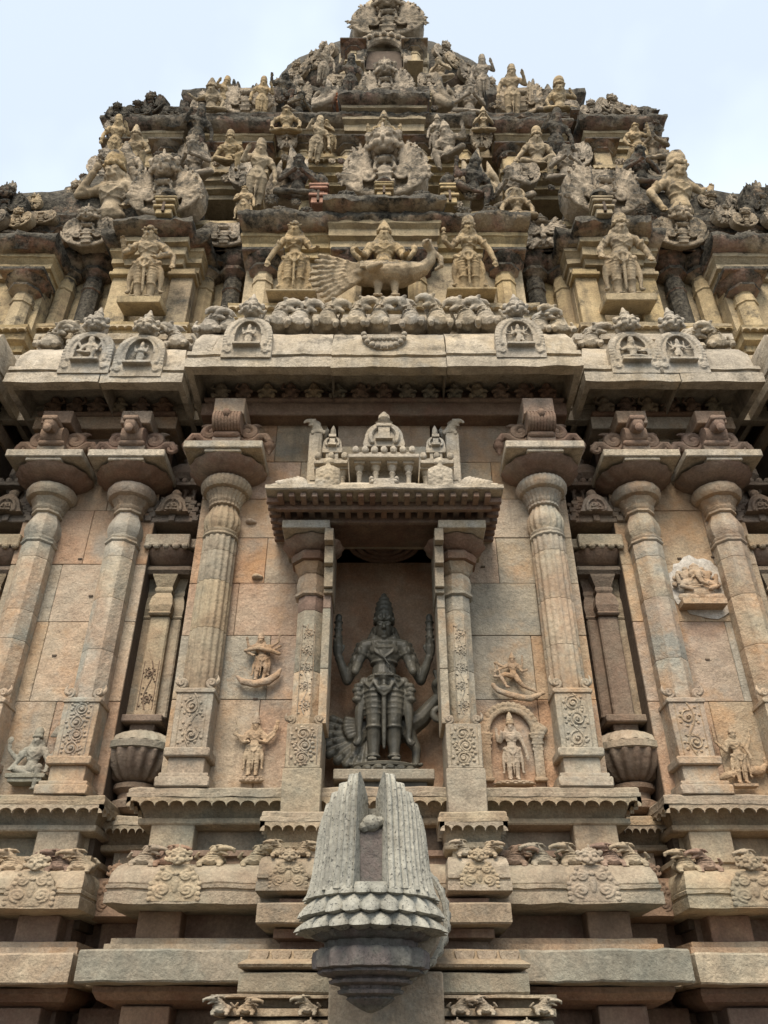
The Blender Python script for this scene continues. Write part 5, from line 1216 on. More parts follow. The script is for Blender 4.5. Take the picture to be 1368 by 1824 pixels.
for q in (-1, 1): part('rosette_knob', KNOB[0], ORN, pc3, M=Matrix.Translation((q*hw2*.62, 7.2, zl3 + .42)) @ Matrix.Scale(.5, 4))
for s in (-1, 1):
    a, b = sorted((X0(s*205, 260, 7.6), X0(s*318, 260, 7.6))); zf, zl = ZP(300, 7.4), ZP(216, 7.35)
    pavilion(a, b, 7.66, zf, zl, cols=(a + .13, b - .13), w=.12, rnd=False, knobs=3, seed=210 + s, over=.36, sf=.45, roof=('dome', .9))
    a, b = sorted((X0(s*362, 255, 7.5), X0(s*478, 255, 7.5))); zf, zl = ZP(296, 7.3), ZP(210, 7.2)
    pavilion(a, b, 7.52, zf, zl, cols=(a + .14, b - .14), w=.13, rnd=False, knobs=4, seed=220 + s, over=.36, sf=.5, roof=('dome', 1.05), depth=2.0)
    X, Z = PX(684 + s*412, 182, 7.7); m = MB(); m.lathe(X, 8.1, [(.5, Z - .4), (.46, Z - .1), (.30, Z + .06), (.18, Z + .10), (.24, Z + .2), (.1, Z + .3), (.02, Z + .42)], 9, flute=.08, nf=4); part('finial', m, CRUST, smooth=40)
    # recess between the two
    a, b = sorted((X0(s*318, 260, 8), X0(s*368, 260, 8))); m = MB(); m.box(a - .3, b + .3, 8.0, 9.5, 11, ZP(215, 8.0)); ro = part('recess_wall', m, STUC)
    tower_pilaster((a + b)/2, 7.95, ZP(300, 7.95), ZP(228, 7.95), .11, ro, True, CRUST)
    a, b = sorted((X0(s*150, 260, 8), X0(s*205, 260, 8))); m = MB(); m.box(a - .3, b + .3, 7.95, 9.5, 11, ZP(212, 7.95)); ro = part('recess_wall', m, STUC)
    tower_pilaster((a + b)/2, 7.9, ZP(295, 7.9), ZP(222, 7.9), .11, ro, True, STUC)
    # ornaments in front of the third storey's foot
    place(rdm.choice(MED), 'scroll_gable', 684 + s*250, 330, 270, 7.25, 62, .92)
    place(rdm.choice(MED), 'scroll_gable', 684 + s*175, 262, 214, 7.45, 46, .92)
    place(rdm.choice(MED), 'scroll_gable', 684 + s*340, 300, 232, 7.42, 60, .92)
    place(rdm.choice(MED), 'scroll_gable', 684 + s*500, 318, 258, 7.25, 62, .92)
    for k in range(16):
        x = 684 + s*random.uniform(40, 540); y = random.uniform(278, 325); X, Z = PX(x, y, 7.35); sz = random.uniform(.22, .40)
        part('rosette_knob', KNOB[k % 3], CRUST if k % 2 else ORN, M=Matrix.Translation((X, 7.32, Z)) @ Matrix.Rotation(R(random.uniform(-25, 25)), 4, 'Z') @ Matrix.Scale(sz, 4))

# ---- fourth storey and dome
zb4 = ZP(196, 7.6)
m = MB(); a = X0(330, 190, 8.2); m.sweep(-a, a, 8.2, 15.5, [(.1, zb4 - .4)] + [(.1 - .08*k + (.04 if k % 2 else 0), zb4 + .12 + .14*k) for k in range(9)] + [(-.8, zb4 + 1.4)], step=.06, jit=.055, seed=61, sf=.4); part('roof', m, ROOF, smooth=40)
m = MB(); a = X0(185, 170, 8.6); z4 = ZP(168, 8.5); m.sweep(-a, a, 8.7, 15, [(.0, zb4), (.05, z4 - .3), (.2, z4 - .25), (.2, z4 - .1), (.3, z4 - .08), (.32, z4 + .05), (.1, z4 + .15), (0, z4 + .16)], step=.1, jit=.05, seed=62, sf=.3); part('storey_wall', m, CRUST, smooth=40)
for s in (-1, 1):
    a, b = sorted((X0(s*196, 185, 8.2), X0(s*332, 185, 8.2))); zb, zt = ZP(205, 8.0), ZP(166, 8.1)
    m = MB(); m.sweep(a, b, 8.2, 10.5, [(.02, zb - .3), (.05, zb), (.05, zt - .55), (.22, zt - .5), (.3, zt - .4), (.32, zt - .25), (.2, zt - .1), (.05, zt + .0), (-.1, zt + .12), (-.3, zt + .2)], step=.05, jit=.05, seed=63 + s, sf=.6); part('roof', m, ROOF, smooth=40)
    place(FANS[1], 'fan_gable', 684 + s*248, 206, 148, 7.9, 96, .66)
    place(rdm.choice(MED), 'scroll_gable', 684 + s*326, 212, 160, 7.95, 50, .92)
    place(WING[0], 'gable_wing', 684 + s*112, 186, 138, 8.25, 62, .9, flip=s > 0, mat=ORN)
    place(rdm.choice(MED), 'scroll_gable', 684 + s*82, 158, 118, 8.5, 44, .92)
    place(rdm.choice(MED), 'scroll_gable', 684 + s*150, 182, 132, 8.45, 52, .92)
    for k in range(13):
        x = 684 + s*random.uniform(60, 340); y = random.uniform(168, 198); X, Z = PX(x, y, 7.95); sz = random.uniform(.2, .36)
        part('rosette_knob', KNOB[k % 3], CRUST if k % 2 else ORN, M=Matrix.Translation((X, 7.95, Z)) @ Matrix.Scale(sz, 4))
    turret(684 + s*77, 188, 160, 8.15, 18, red=s < 0)
    for k in range(5):
        x = 684 + s*(365 + 26*k + random.uniform(-6, 6)); y = 206 - 5*(k % 2) + k*1.5; X, Z = PX(x, y, 7.3)
        part('rosette_knob', KNOB[k % 3], CRUST, M=Matrix.Translation((X, 7.32, Z)) @ Matrix.Scale(random.uniform(.24, .36), 4))
place(FANS[0], 'fan_gable', 686, 184, 104, 7.9, 108, .92)
# broken ornaments that make the tower's outline ragged
rdo = random.Random(23)
for s in (-1, 1):
    for dx, yb, yt, D, wp in ((472, 212, 184, 7.2, 40), (440, 206, 176, 7.25, 46), (408, 202, 168, 7.35, 52), (376, 206, 180, 7.25, 40), (352, 196, 168, 8.0, 38), (300, 172, 146, 8.25, 44), (262, 168, 136, 8.3, 50), (222, 166, 142, 8.35, 38),
                              (486, 236, 210, 7.15, 36)):
        dx += rdo.uniform(-8, 8); k = rdo.random()
        if k < .12: continue
        place(rdo.choice(MED) if k < .55 else rdo.choice(KNOB) if k < .8 else rdo.choice(FANS), 'scroll_gable' if k < .55 else 'rosette_knob' if k < .8 else 'fan_gable', 684 + s*dx, yb + (yb - yt)*(.35 if .55 <= k < .8 else 0)*0, yt, D, wp, .92 if k < .55 else .34 if k < .8 else .8, mat=CRUST if rdo.random() < .55 else ORN, rz=s*rdo.uniform(-5, 25))
# dome
Dd = 10.35; m = MB()
prof = []
for (hpx, y) in ((150, 172), (178, 166), (190, 156), (191, 142), (186, 131), (172, 119), (150, 106), (124, 92), (98, 79), (74, 67), (56, 58), (40, 52)):
    zz = ZP(y, 10.1); r_ = XP(684 + hpx, y, 10.3); prof.append((r_, zz))
m.lathe(0, Dd, prof, 72, flute=.012, nf=24, sy=.36)
for i, v in enumerate(m.v):
    n_ = noise.noise((v[0]*3, v[1]*3, v[2]*3)); m.v[i] = (v[0]*(1 + .02*n_), Dd + (v[1] - Dd)*(1 + .02*n_), v[2] + .06*n_)
dome = part('dome', m, ROOF, smooth=60)
for s in (-1, 1):
    for k in range(5):
        m_ = rdm.choice(MED); dx = (166, 150, 128, 104, 186)[k]; yb = (162, 140, 122, 108, 172)[k]
        D_ = 10.3 - math.sqrt(max(.1, 2.3**2 - (dx/84)**2))*.36 - .05
        place(m_, 'scroll_gable', 684 + s*dx, yb, yb - 34, D_, 44, .92, par=dome, rz=s*28)
# gable in the dome's front: stepped shrine front with a beaded arch, the big horseshoe above it
Dn = 8.75; nas = MB()
for dx, y0, y1, dd in ((78, 132, 118, .0), (66, 118, 106, .05), (80, 112, 92, .30), (62, 92, 68, .2), (72, 74, 66, .1)):
    a = X0(dx, (y0 + y1)/2, Dn + dd); nas.box(-a, a, Dn + dd, Dn + 2.2, ZP(y0, Dn + dd), ZP(y1, Dn + dd), .03)
nas_o = part('dome_shrine', nas, STUC)
m = MB(); X, Z = PX(684, 96, Dn - .1); ra = X0(44, 90, Dn - .1); rz_ = ZP(68, Dn - .1) - Z
for rr, t in ((1.0, .09), (.82, .07), (1.16, .06)): m.tube([(ra*rr*math.cos(R(a)), Dn - .12, Z + rz_*rr*math.sin(R(a))) for a in range(-12, 193, 12)], t, 8)
for k in range(9): a = R(12 + 19.5*k); m.ell((ra*.92*math.cos(a), Dn - .22, Z + rz_*.92*math.sin(a)), .06, 8, 6)
for q in (-1, 1): m.box(q*ra - .12, q*ra + .12, Dn - .2, Dn + .3, ZP(128, Dn), Z + .02, .02)
part('beaded_arch', m, ORN, nas_o, smooth=40)
m = MB(); zc = ZP(112, Dn); m.box(-ra*.72, ra*.72, Dn - .03, Dn + .02, ZP(126, Dn), ZP(94, Dn)); part('arch_shade', m, JOINT_SHADE, nas_o)  # solid dark panel painted as the shade inside the arch
for s in (-1, 1): tower_pilaster(s*X0(54, 110, Dn), Dn - .1, ZP(132, Dn), ZP(98, Dn), .13, nas_o, True, STUC)
place(FANS[0], 'fan_gable', 689, 66, -6, 8.7, 142, .80, par=nas_o, dy=.7)
m = MB(); X, Z = PX(689, 60, 8.9); m.ell((X, 9.3, Z + .8), (.78, .7, 1.0), 20, 14); part('gable_bulb', m, STUC, nas_o, smooth=180)
m = MB(); m.lathe(0, Dd + .2, [(.9, ZP(58, 9.6) - .3), (.7, ZP(58, 9.6) + .3), (.95, ZP(58, 9.6) + .7), (.9, ZP(58, 9.6) + 1.4), (.5, ZP(58, 9.6) + 1.9), (.2, ZP(58, 9.6) + 2.3), (.3, ZP(58, 9.6) + 2.6), (.05, ZP(58, 9.6) + 3.2)], 24); part('finial', m, CRUST, smooth=40)

# broken courses of roof brick and eroded little squatters between the shrines
SQUAT = []
for k, (arms, lg, cr_) in enumerate((([A(-1, (.2,-.04,.64), (.08,-.12,.70)), A(1, (.2,-.04,.64), (.08,-.12,.70))], 'cross', 'bun'), ([A(-1, (.23,-.03,.68), (.24,-.06,.84)), A(1, (.2,-.03,.62), (.2,-.1,.5))], 'lalita', 'karanda'), ([A(-1, (.2,-.02,.63), (.22,-.05,.47), 'down'), A(1, (.2,-.04,.66), (.16,-.1,.8))], 'stand', 'jata'))):
    b_, c_ = figure(arms, lg, crown=cr_, sashes=False); b_.merge(c_); SQUAT.append(sculpt(b_, .013, 0, 'squatting_figure', .006))
rdq = random.Random(41)
SPOTS = ((150, 360, 6.8, 'between the wing and the middle gable'), (232, 372, 6.75, 'above the middle shrine cornice end'), (330, 330, 7.0, 'beside the big fan gable'), (455, 340, 6.85, 'over the guardian shrine roof'),
         (120, 292, 7.35, 'at the foot of the middle upper shrine'), (305, 306, 7.4, 'below the pilastered upper shrine'), (345, 286, 7.45, 'in the recess between upper shrines'), (478, 296, 7.2, 'behind the bracing giant'),
         (150, 214, 7.75, 'on the middle upper cornice end'), (225, 214, 7.75, 'on the pilastered upper shrine roof'), (300, 210, 7.9, 'under the jutting roof-corner face'), (60, 186, 8.1, 'beside the gable below the dome'), (175, 180, 8.3, 'at the foot of the dome'), (105, 150, 8.75, 'on the dome beside its arched shrine'))
for s in (-1, 1):
    for dx, yb, D, where in SPOTS:
        if rdq.random() < .10: continue
        x = 684 + s*dx + rdq.uniform(-9, 9); k = rdq.randrange(3); top = (.74, .76, 1.08)[k]; X, Z = PX(x, yb, D); h = rdq.uniform(.75, 1.0)*(1.15 if k == 2 else .85)
        mt = rdq.choice((FIGS, ORN, ORN, CRUST)); look = {FIGS: 'tan', ORN: 'pale grey', CRUST: 'black-crusted'}[mt]
        o = link('squatting_figure' if k < 2 else 'standing_figure', SQUAT[k], mt, None, M=Matrix.Translation((X, D, Z)) @ Matrix.Rotation(R(rdq.uniform(-25, 25)), 4, 'Z') @ Matrix.Rotation(R(20), 4, 'X') @ Matrix.Diagonal((h/top*1.1*rdq.choice((-1, 1)), h/top, h/top, 1)))
        tag(o, "small %s %s figure %s, %s giant's side" % (look, ('praying', 'seated', 'standing')[k], where, 'raised-arm' if s < 0 else 'open-mouthed'), 'figure', 'small eroded figures on the tower')
# ------------------------------------------------------------------ statues and reliefs (things of their own)
def statue(name, label, cat, x, yb, yt, D, parts, mat, unit_top, voxel=.013, flat=1.0, rz=0, fat=1.0, group=None, tilt=0, smooth=0, rough=.003):
    """root empty at the base; parts = [(part name, MB, material or None, smooth-or-sculpt flag)]"""
    X, Z = PX(x, yb, D); sc = fit_scale(D, Z, yt, unit_top, R(tilt))
    r = empty(name, (X, D, Z)); r.rotation_euler = (R(tilt), 0, R(rz)); r.scale = (sc*fat, sc*fat*flat, sc)
    tag(r, label, cat, group)
    for pn, mb, mt, sculpted in parts:
        me = sculpt(mb, voxel, smooth, pn, rough) if sculpted else mb.mesh(pn, 40)
        link(pn, me, mt or mat, r)
    return r
def slab(w, d, h, z=0, y=0, mid=.0):
    m = MB(); m.box(-w, w, y - d, y + d*.9, z - h, z, .008); 
    if mid: m.box(-w*.85, w*.85, y - d*.85, y + d*.8, z - h - mid, z - h, .006)
    return m
def lotus_base(w, h, z=0, n=16, sy=.7):
    m = MB(); m.lathe(0, 0, [(w*.92, z - h), (w*1.02, z - h*.85), (w, z - h*.5), (w*.86, z - h*.42), (w*.98, z - h*.3), (w, z - h*.1), (w*.95, z)], 32, sy=sy)
    for k in range(n):
        a = 2*math.pi*k/n; m.ell((w*1.0*math.cos(a), w*sy*1.0*math.sin(a), z - h*.62), (w*.16, w*.16, h*.3), 7, 5)
    return m

# the basalt god in the niche
b, c = figure([A(1, (.17,-.01,.655), (.185,-.05,.585), 'stump'), A(-1, (.17,-.01,.655), (.185,-.05,.585), 'stump'),
               A(1, (.235,.03,.555), (.300,-.01,.72), 'vajra'), A(-1, (.235,.03,.555), (.300,-.01,.72), 'vajra')], 'stand', crown='kirita', hsz=.10)
for q in (-1, 1):                                                     # jewelled shoulder tassels and hip bows
    for k in range(6): b.ell((q*(.17 + .012*k), .03, .80 - .035*k), (.02, .02, .022), 6, 5)
    for k in range(4): b.ell((q*(.16 + .01*(k % 2)), -.02, .50 - .03*k), (.035, .03, .022), 7, 5)
for k in range(6): b.ell((-.055 + .022*k, -.098, .545), .0105, 6, 5)
b.ell((0, -.088, .46), (.05, .022, .024), 10, 6); b.tube([(-.06, -.08, .50), (-.035, -.096, .455), (0, -.1, .44), (.035, -.096, .455), (.06, -.08, .50)], .010, 6)
b.tube([(-.05, -.055, .78), (-.02, -.085, .70), (.03, -.085, .62), (.06, -.06, .56)], .007, 5)
pk = MB()                                                             # peacock standing behind the god
pk.ell((0.02, .12, .27), (.20, .09, .10), 14, 10)
pk.tube([(.13, .12, .28), (.24, .11, .34), (.31, .09, .42), (.355, .07, .475), (.335, .05, .53)], [.085, .06, .045, .038, .035], 10)
pk.ell((.345, .04, .535), (.042, .05, .038), 10, 8); pk.tube([(.345, .0, .53), (.36, -.05, .505)], [.02, .008], 6)
for k in range(3): pk.tube([(.34, .05, .56), (.325 + .02*k, .05, .63)], [.008, .014], 5)
pk.tube(spiral(.345, .33, .045, .03, R(90), 1.4, 18, .02), .018, 6); pk.tube([(.37, .03, .50), (.385, .02, .42), (.375, .02, .36)], .014, 6)
for k in range(9):                                                    # spread tail feathers
    a = R(160 + 13.5*k); ln = .285 - .012*abs(k - 4)
    p0 = Vector((-.10, .10, .24)); p1 = p0 + Vector((math.cos(a)*ln, -.03 - .006*k, math.sin(a)*ln*.95))
    pk.tube([p0, p0.lerp(p1, .5), p1], [.014, .022, .029], 7); pk.ell(p1, (.030, .02, .030), 7, 5); pk.ell(p0.lerp(p1, .8) + Vector((0, -.025, 0)), (.014, .012, .014), 6, 5)
for k in range(6):
    a = R(165 + 9*k); p0 = Vector((-.04, .08, .27)); p1 = p0 + Vector((math.cos(a)*.20, -.03, math.sin(a)*.15)); pk.tube([p0, p1], [.03, .022], 7)
for x in (-.17, .19):
    pk.tube([(x*.8, .08, .22), (x*1.05, .06, .12), (x*1.02, .05, .02)], [.05, .03, .022], 8)
    for k in (-1, 0, 1): pk.tube([(x*1.02, .04, .012), (x*1.02 + k*.03, -.02, .008)], .013, 6)
hero = statue('deity_statue', 'dark basalt four-armed god standing before a peacock in the central niche', 'statue', 684, 1366, 1058, 6.06,
              [('body', b, None, True), ('crown', c, None, True), ('peacock', pk, None, True), ('lotus_pedestal', lotus_base(.20, .07, 0, 18), None, False)], BASALT, 1.166, voxel=.0058, rough=.0, fat=1.0)
hz0 = ZP(1366, 6.06) - .07*1.24
m = MB(); m.box(-.36, .36, 5.80, 6.38, hz0 - .075, hz0 - .0015, .006); ped = empty('pedestal', (0, 6.1, 2.93)); tag(ped, 'dark grey moulded stone pedestal under the basalt god', 'pedestal')
o = link('top_slab', m.mesh('top_slab'), GREEN, ped); o.matrix_parent_inverse = Matrix.Translation((0, -6.1, -2.93))
m = MB(); m.box(-.31, .31, 5.86, 6.38, hz0 - .12, hz0 - .075, .006); m.box(-.27, .27, 5.92, 6.38, 2.932, hz0 - .12); o = link('body_block', m.mesh('b'), BASALT, ped); o.matrix_parent_inverse = Matrix.Translation((0, -6.1, -2.93))
for x in (-.24, -.08, .08, .24):
    m = MB(); m.box(x - .035, x + .035, 5.885, 5.95, 2.932, hz0 - .12, .006); o = link('pier', m.mesh('pier'), BASALT, ped); o.matrix_parent_inverse = Matrix.Translation((0, -6.1, -2.93))

# reliefs on the wall
b, c = figure([A(-1, (.20,-.03,.68), (.30,-.05,.72)), A(-1, (.22,-.02,.62), (.33,-.05,.76), 'sword'), A(-1, (.19,-.03,.60), (.13,-.1,.60)), A(1, (.20,-.03,.68), (.28,-.05,.74)), A(1, (.22,-.02,.62), (.34,-.05,.72), 'conch'), A(1, (.24,-.02,.64), (.38,-.04,.84), 'disc'), A(1, (.19,-.03,.6), (.13,-.1,.6))], 'stand', crown='kirita', sashes=True)
statue('relief_figure', 'small many-armed standing relief with raised sword on an oval lotus base', 'relief', 448, 1384, 1268, 5.97, [('body', b, None, True), ('crown', c, None, True), ('lotus_base', lotus_base(.19, .09, 0, 14, .5), None, False)], WALL, 1.166, .012, flat=.75, fat=1.02)
b, c = figure([A(-1, (.22,-.03,.72), (.26,-.06,.88)), A(1, (.24,-.05,.66), (.36,-.08,.72)), A(1, (.22,-.03,.76), (.36,-.05,.86), 'axe'), A(-1, (.24,-.04,.62), (.14,-.1,.56))], 'bend', crown='jata', sway=.05)
b.tube([(-.30, -.06, .66), (-.05, -.12, .70), (.2, -.12, .64), (.38, -.08, .58)], [.04, .05, .05, .04], 8)
cb = MB(); cb.tube([(-.42, -.02, .10), (-.30, -.05, -.02), (-.05, -.06, -.07), (.2, -.06, -.01), (.36, -.05, .12), (.42, -.02, .26)], [.03, .07, .085, .085, .07, .03], 10)
statue('relief_figure', 'leaping relief dancer with legs bent on a crescent shaped base', 'relief', 460, 1214, 1128, 5.96, [('body', b, None, True), ('crown', c, None, True), ('crescent_base', cb, None, True)], WALL, 1.08, .013, flat=.8, fat=1.05)
b, c = figure([A(-1, (.20,-.05,.70), (.36,-.08,.78)), A(-1, (.24,-.04,.70), (.40,-.06,.62)), A(1, (.20,-.03,.66), (.24,-.06,.84), 'flower'), A(1, (.2,-.05,.6), (.28,-.06,.62))], 'none', crown='karanda', skirt=False)
b.tube([(-.05, 0, .50), (-.20, -.08, .52), (-.32, -.06, .48)], [.075, .06, .05], 10); b.tube([(-.32, -.06, .48), (-.24, -.08, .32), (-.2, -.1, .22)], [.05, .04, .03], 8); b.ell((-.17, -.13, .19), (.06, .04, .03), 8, 6)
b.tube([(.05, 0, .50), (.10, -.06, .36), (.20, -.04, .24)], [.075, .065, .05], 10); b.tube([(.20, -.04, .24), (.36, -.04, .16), (.5, -.03, .10)], [.05, .04, .028], 8)
b.tube([(-.42, -.05, .80), (-.44, -.05, .50)], .02, 6); b.tube([(-.34, -.05, .80), (-.33, -.05, .48)], .02, 6); b.ell((-.40, -.05, .82), (.07, .04, .03), 8, 5); b.ell((-.42, -.05, .47), (.09, .05, .035), 8, 5)
cb = MB(); cb.tube([(-.52, -.01, .30), (-.50, -.04, .24), (-.40, -.06, .12), (-.15, -.06, .02), (.1, -.06, -.05), (.34, -.06, -.08), (.52, -.06, .0), (.64, -.03, .06)], [.03, .055, .07, .075, .08, .08, .065, .03], 10); cb.ell((-.50, -.05, .25), .06, 8, 6); cb.ell((.64, -.05, .05), (.07, .05, .04), 8, 6)
statue('relief_figure', 'kneeling relief dancer on a long wavy cloud base above the arched relief', 'relief', 918, 1240, 1160, 5.96, [('body', b, None, True), ('crown', c, None, True), ('wavy_base', cb, None, True)], WALL, 1.14, .013, flat=.8, fat=1.0)
b, c = figure([A(1, (.185,-.03,.62), (.235,-.08,.42), 'down'), A(-1, (.19,-.03,.64), (.17,-.1,.74), 'abhaya'), A(-1, (.22,.0,.66), (.24,-.02,.80))], 'stand', crown='kirita')
ar = MB(); ar.tube([(.40*math.cos(R(a)), 0, .80 + .42*math.sin(R(a))) for a in range(0, 181, 12)], .06, 8)
for k in range(17): a = R(5 + 10.6*k); ar.ell((.47*math.cos(a), -.03, .80 + .49*math.sin(a)), (.055, .05, .055), 7, 5)
for q in (-1, 1):
    ar.box(q*.43 - .075, q*.43 + .075, -.05, .06, .02, .66); ar.box(q*.43 - .105, q*.43 + .105, -.08, .06, .0, .05)
    for k, f in enumerate((1.25, 1.05, 1.35, 1.15, 1.55, 1.75)): ar.box(q*.43 - .075*f, q*.43 + .075*f, -.05 - .01*k, .06, .50 + .05*k, .535 + .05*k)
    ar.tube(spiral(q*.46, .86, .09, .02, 0, 1.5, 14, -.05, q), .03, 6); ar.ell((q*.54, -.04, .84), (.09, .06, .08), 8, 6)
statue('relief_figure', 'standing relief goddess under a leafy pillared arch', 'relief', 917, 1392, 1268, 5.97, [('body', b, None, True), ('crown', c, None, True), ('arch', ar, None, True), ('base', lotus_base(.30, .06, 0, 14, .4), None, False)], WALL, 1.166, .012, flat=.75, fat=1.0)
b, c = figure([A(1, (.22,-.02,.66), (.34,-.05,.82), 'axe'), A(-1, (.22,-.02,.66), (.34,-.05,.78), 'disc'), A(1, (.22,-.04,.60), (.24,-.12,.50)), A(-1, (.20,-.04,.60), (.22,-.12,.52))], 'lalita', crown='jata')
for k in range(8): b.tube([(.16 + .02*k, .02, .60), (.22 + .02*k, .0, .72 + .01*k)], .018, 5)
statue('relief_figure', 'grey seated god in relief with one leg hanging beside a column block', 'relief', 50, 1392, 1288, 6.14, [('body', b, None, True), ('crown', c, None, True), ('seat', slab(.26, .16, .06, .07, -.02, .05), None, False)], GREEN, .78, .013, flat=.85, fat=1.0)
b, c = figure([A(-1, (.19,-.03,.60), (.26,-.05,.66)), A(-1, (.24,-.02,.66), (.36,-.04,.78), 'vajra'), A(1, (.22,-.03,.66), (.30,-.05,.84), 'axe'), A(1, (.19,-.03,.62), (.22,-.08,.50), 'down')], 'stand', crown='karanda', sway=.02)
b.ell((.30, .03, .26), (.17, .08, .09), 12, 8); b.tube([(.42, .03, .30), (.5, .02, .38), (.48, 0, .46)], [.06, .045, .04], 8); b.tube([(-.10, .04, .22), (-.30, .02, .16), (-.42, .02, .12)], [.06, .07, .04], 8)
statue('relief_figure', 'standing relief god with a bird behind his legs beside a shrine-carved column block', 'relief', 1326, 1398, 1290, 6.14, [('body', b, None, True), ('crown', c, None, True), ('base', slab(.22, .12, .05), None, False)], WALL, 1.12, .012, flat=.8)
# seated elephant-headed plaque
g_ = MB(); g_.ell((0, 0, .22), (.30, .18, .22), 14, 10); g_.ell((0, -.02, .45), (.22, .15, .16), 12, 8); g_.ell((0, -.08, .66), (.155, .13, .15), 12, 10)
for q in (-1, 1):
    g_.ell((q*.20, -.02, .66), (.10, .04, .13), 10, 8); g_.ell((q*.06, -.19, .70), .025, 6, 5); g_.tube([(q*.20, 0, .50), (q*.36, -.06, .46), (q*.38, -.08, .64)], [.07, .06, .045], 8); g_.tube([(q*.2, -.02, .48), (q*.34, -.12, .34), (q*.18, -.2, .26)], [.07, .06, .045], 8)
    g_.tube([(q*.12, -.05, .08), (q*.38, -.10, .08), (q*.12, -.2, .04)], [.11, .09, .06], 9); g_.tube([(q*.08, -.17, .58), (q*.15, -.22, .52)], [.025, .012], 6)
g_.tube([(0, -.18, .66), (.0, -.24, .54), (.03, -.25, .42), (.12, -.25, .36), (.16, -.25, .42)], [.07, .058, .048, .04, .03], 8)
g_.lathe(0, -.05, [(.13, .76), (.14, .80), (.09, .84), (.10, .88), (.05, .93), (.01, .97)], 10)
g_.ring((0, -.02, .34), .27, .20, .02, 16, 5)
for k in range(9): a = R(180*k/8); g_.ell((.42*math.cos(a), .06, .45 + .42*math.sin(a)), .07, 6, 5)
gs = slab(.42, .26, .14, .0, -.02); gan = statue('plaque_figure', 'seated elephant-headed figure on a block seat, set in a whitewashed wall patch', 'relief', 1250, 1072, 1004, 6.14, [('body', g_, None, True), ('seat', gs, None, False)], WALL, .97, .017, flat=.62, fat=1.15)
wp = MB(); rdw = random.Random(3); X, Z = PX(1247, 1046, 6.195)
wp.prism([(X + .27*(1 + rdw.uniform(-.1, .1))*math.cos(R(a)), Z + .30*(1 + rdw.uniform(-.1, .1))*math.sin(R(a))) for a in range(0, 360, 12)], 6.187, 6.193)
part('whitewash_patch', wp, PALE)

# ------------------------------------------------------------------ granite water spout
SX, SY = XP(660, 1700, 4.62), 4.78
zt_, zs_, zr1, zr2, zr3, zn, zb1, zb2, zp = [ZP(y, 4.5) for y in (1378, 1500, 1582, 1612, 1645, 1668, 1684, 1722, 1800)]
sp = empty('water_spout', (SX, SY, zp)); tag(sp, 'grey speckled granite water spout with fluted mouth, pleated rings and pointed pendant', 'water spout')
def spp(name, mb, mat, smooth=40): 
    o = link(name, mb.mesh(name, smooth), mat, sp); o.matrix_parent_inverse = Matrix.Translation((-SX, -SY, -zp)); return o
m = MB(); NA = 216; rows = []; NZ = 9                                   # fluted bell, its ribs stepping down away from the groove
RT = [(13.9, 1560), (16.5, 1373), (29.5, 1376), (42.5, 1389), (55.5, 1402), (68.5, 1418), (81.5, 1434), (180, 1450)]
def rib_top(ad):                                                        # ad: degrees away from the front; every rib has its own top
    for a_, y_ in RT:
        if ad <= a_ + .01: return ZP(y_, 4.5)
    return ZP(1520, 4.5)
SLOT = 14
for iz in range(NZ + 1):
    t = iz/NZ
    for k in range(NA):
        ad = -180 + 360*k/NA; aa = abs(ad); zt2 = rib_top(min(aa, 100)); z = zr1 + (zt2 - zr1)*t
        r = (.302 + .03*(1 - t)**4)*(1 - .03*t - .09*t**5)
        fr = ((aa - 16.5) % 6.5)/6.5; r *= 1 + (.06*math.sin(math.pi*fr) if SLOT <= aa < 130 else 0)
        if aa < SLOT: r *= .80
        a = R(ad - 90); rows.append((SX + r*math.cos(a), SY + r*1.0*math.sin(a)*.95, z))
fs = []
for iz in range(NZ):
    for k in range(NA): a_, b_ = iz*NA + k, iz*NA + (k + 1) % NA; fs.append((a_, b_, b_ + NA, a_ + NA))
# rounded crown closing the bell inwards
base_i = NZ*NA
for ring_, (sc_, dz) in enumerate(((.90, .012), (.62, -.03), (.3, -.10))):
    for k in range(NA): x, y, z = rows[base_i + k]; rows.append((SX + (x - SX)*sc_, SY + (y - SY)*sc_, z + dz))
    o0 = base_i + ring_*NA
    for k in range(NA): a_, b_ = o0 + k, o0 + (k + 1) % NA; fs.append((a_, b_, b_ + NA, a_ + NA))
fs.append(tuple(range(base_i + 3*NA, base_i + 4*NA))); fs.append(tuple(range(NA))[::-1])
m.add(rows, fs); spp('fluted_mouth', m, SPOUT, 50)
m = MB(); cz = ZP(1462, 4.5) + .03; m.ell((SX + .0, SY - .22, cz - .03), (.055, .05, .045), 10, 8); m.tube([(SX - .04, SY - .225, cz - .05), (SX + .05, SY - .23, cz - .02)], [.03, .025], 7); spp('broken_stub', m, SPOUT)
m = MB(); m.box(SX - .066, SX + .066, SY - .225, SY - .10, zr2 + .01, ZP(1470, 4.5), .012); spp('water_channel', m, SPOUTD)
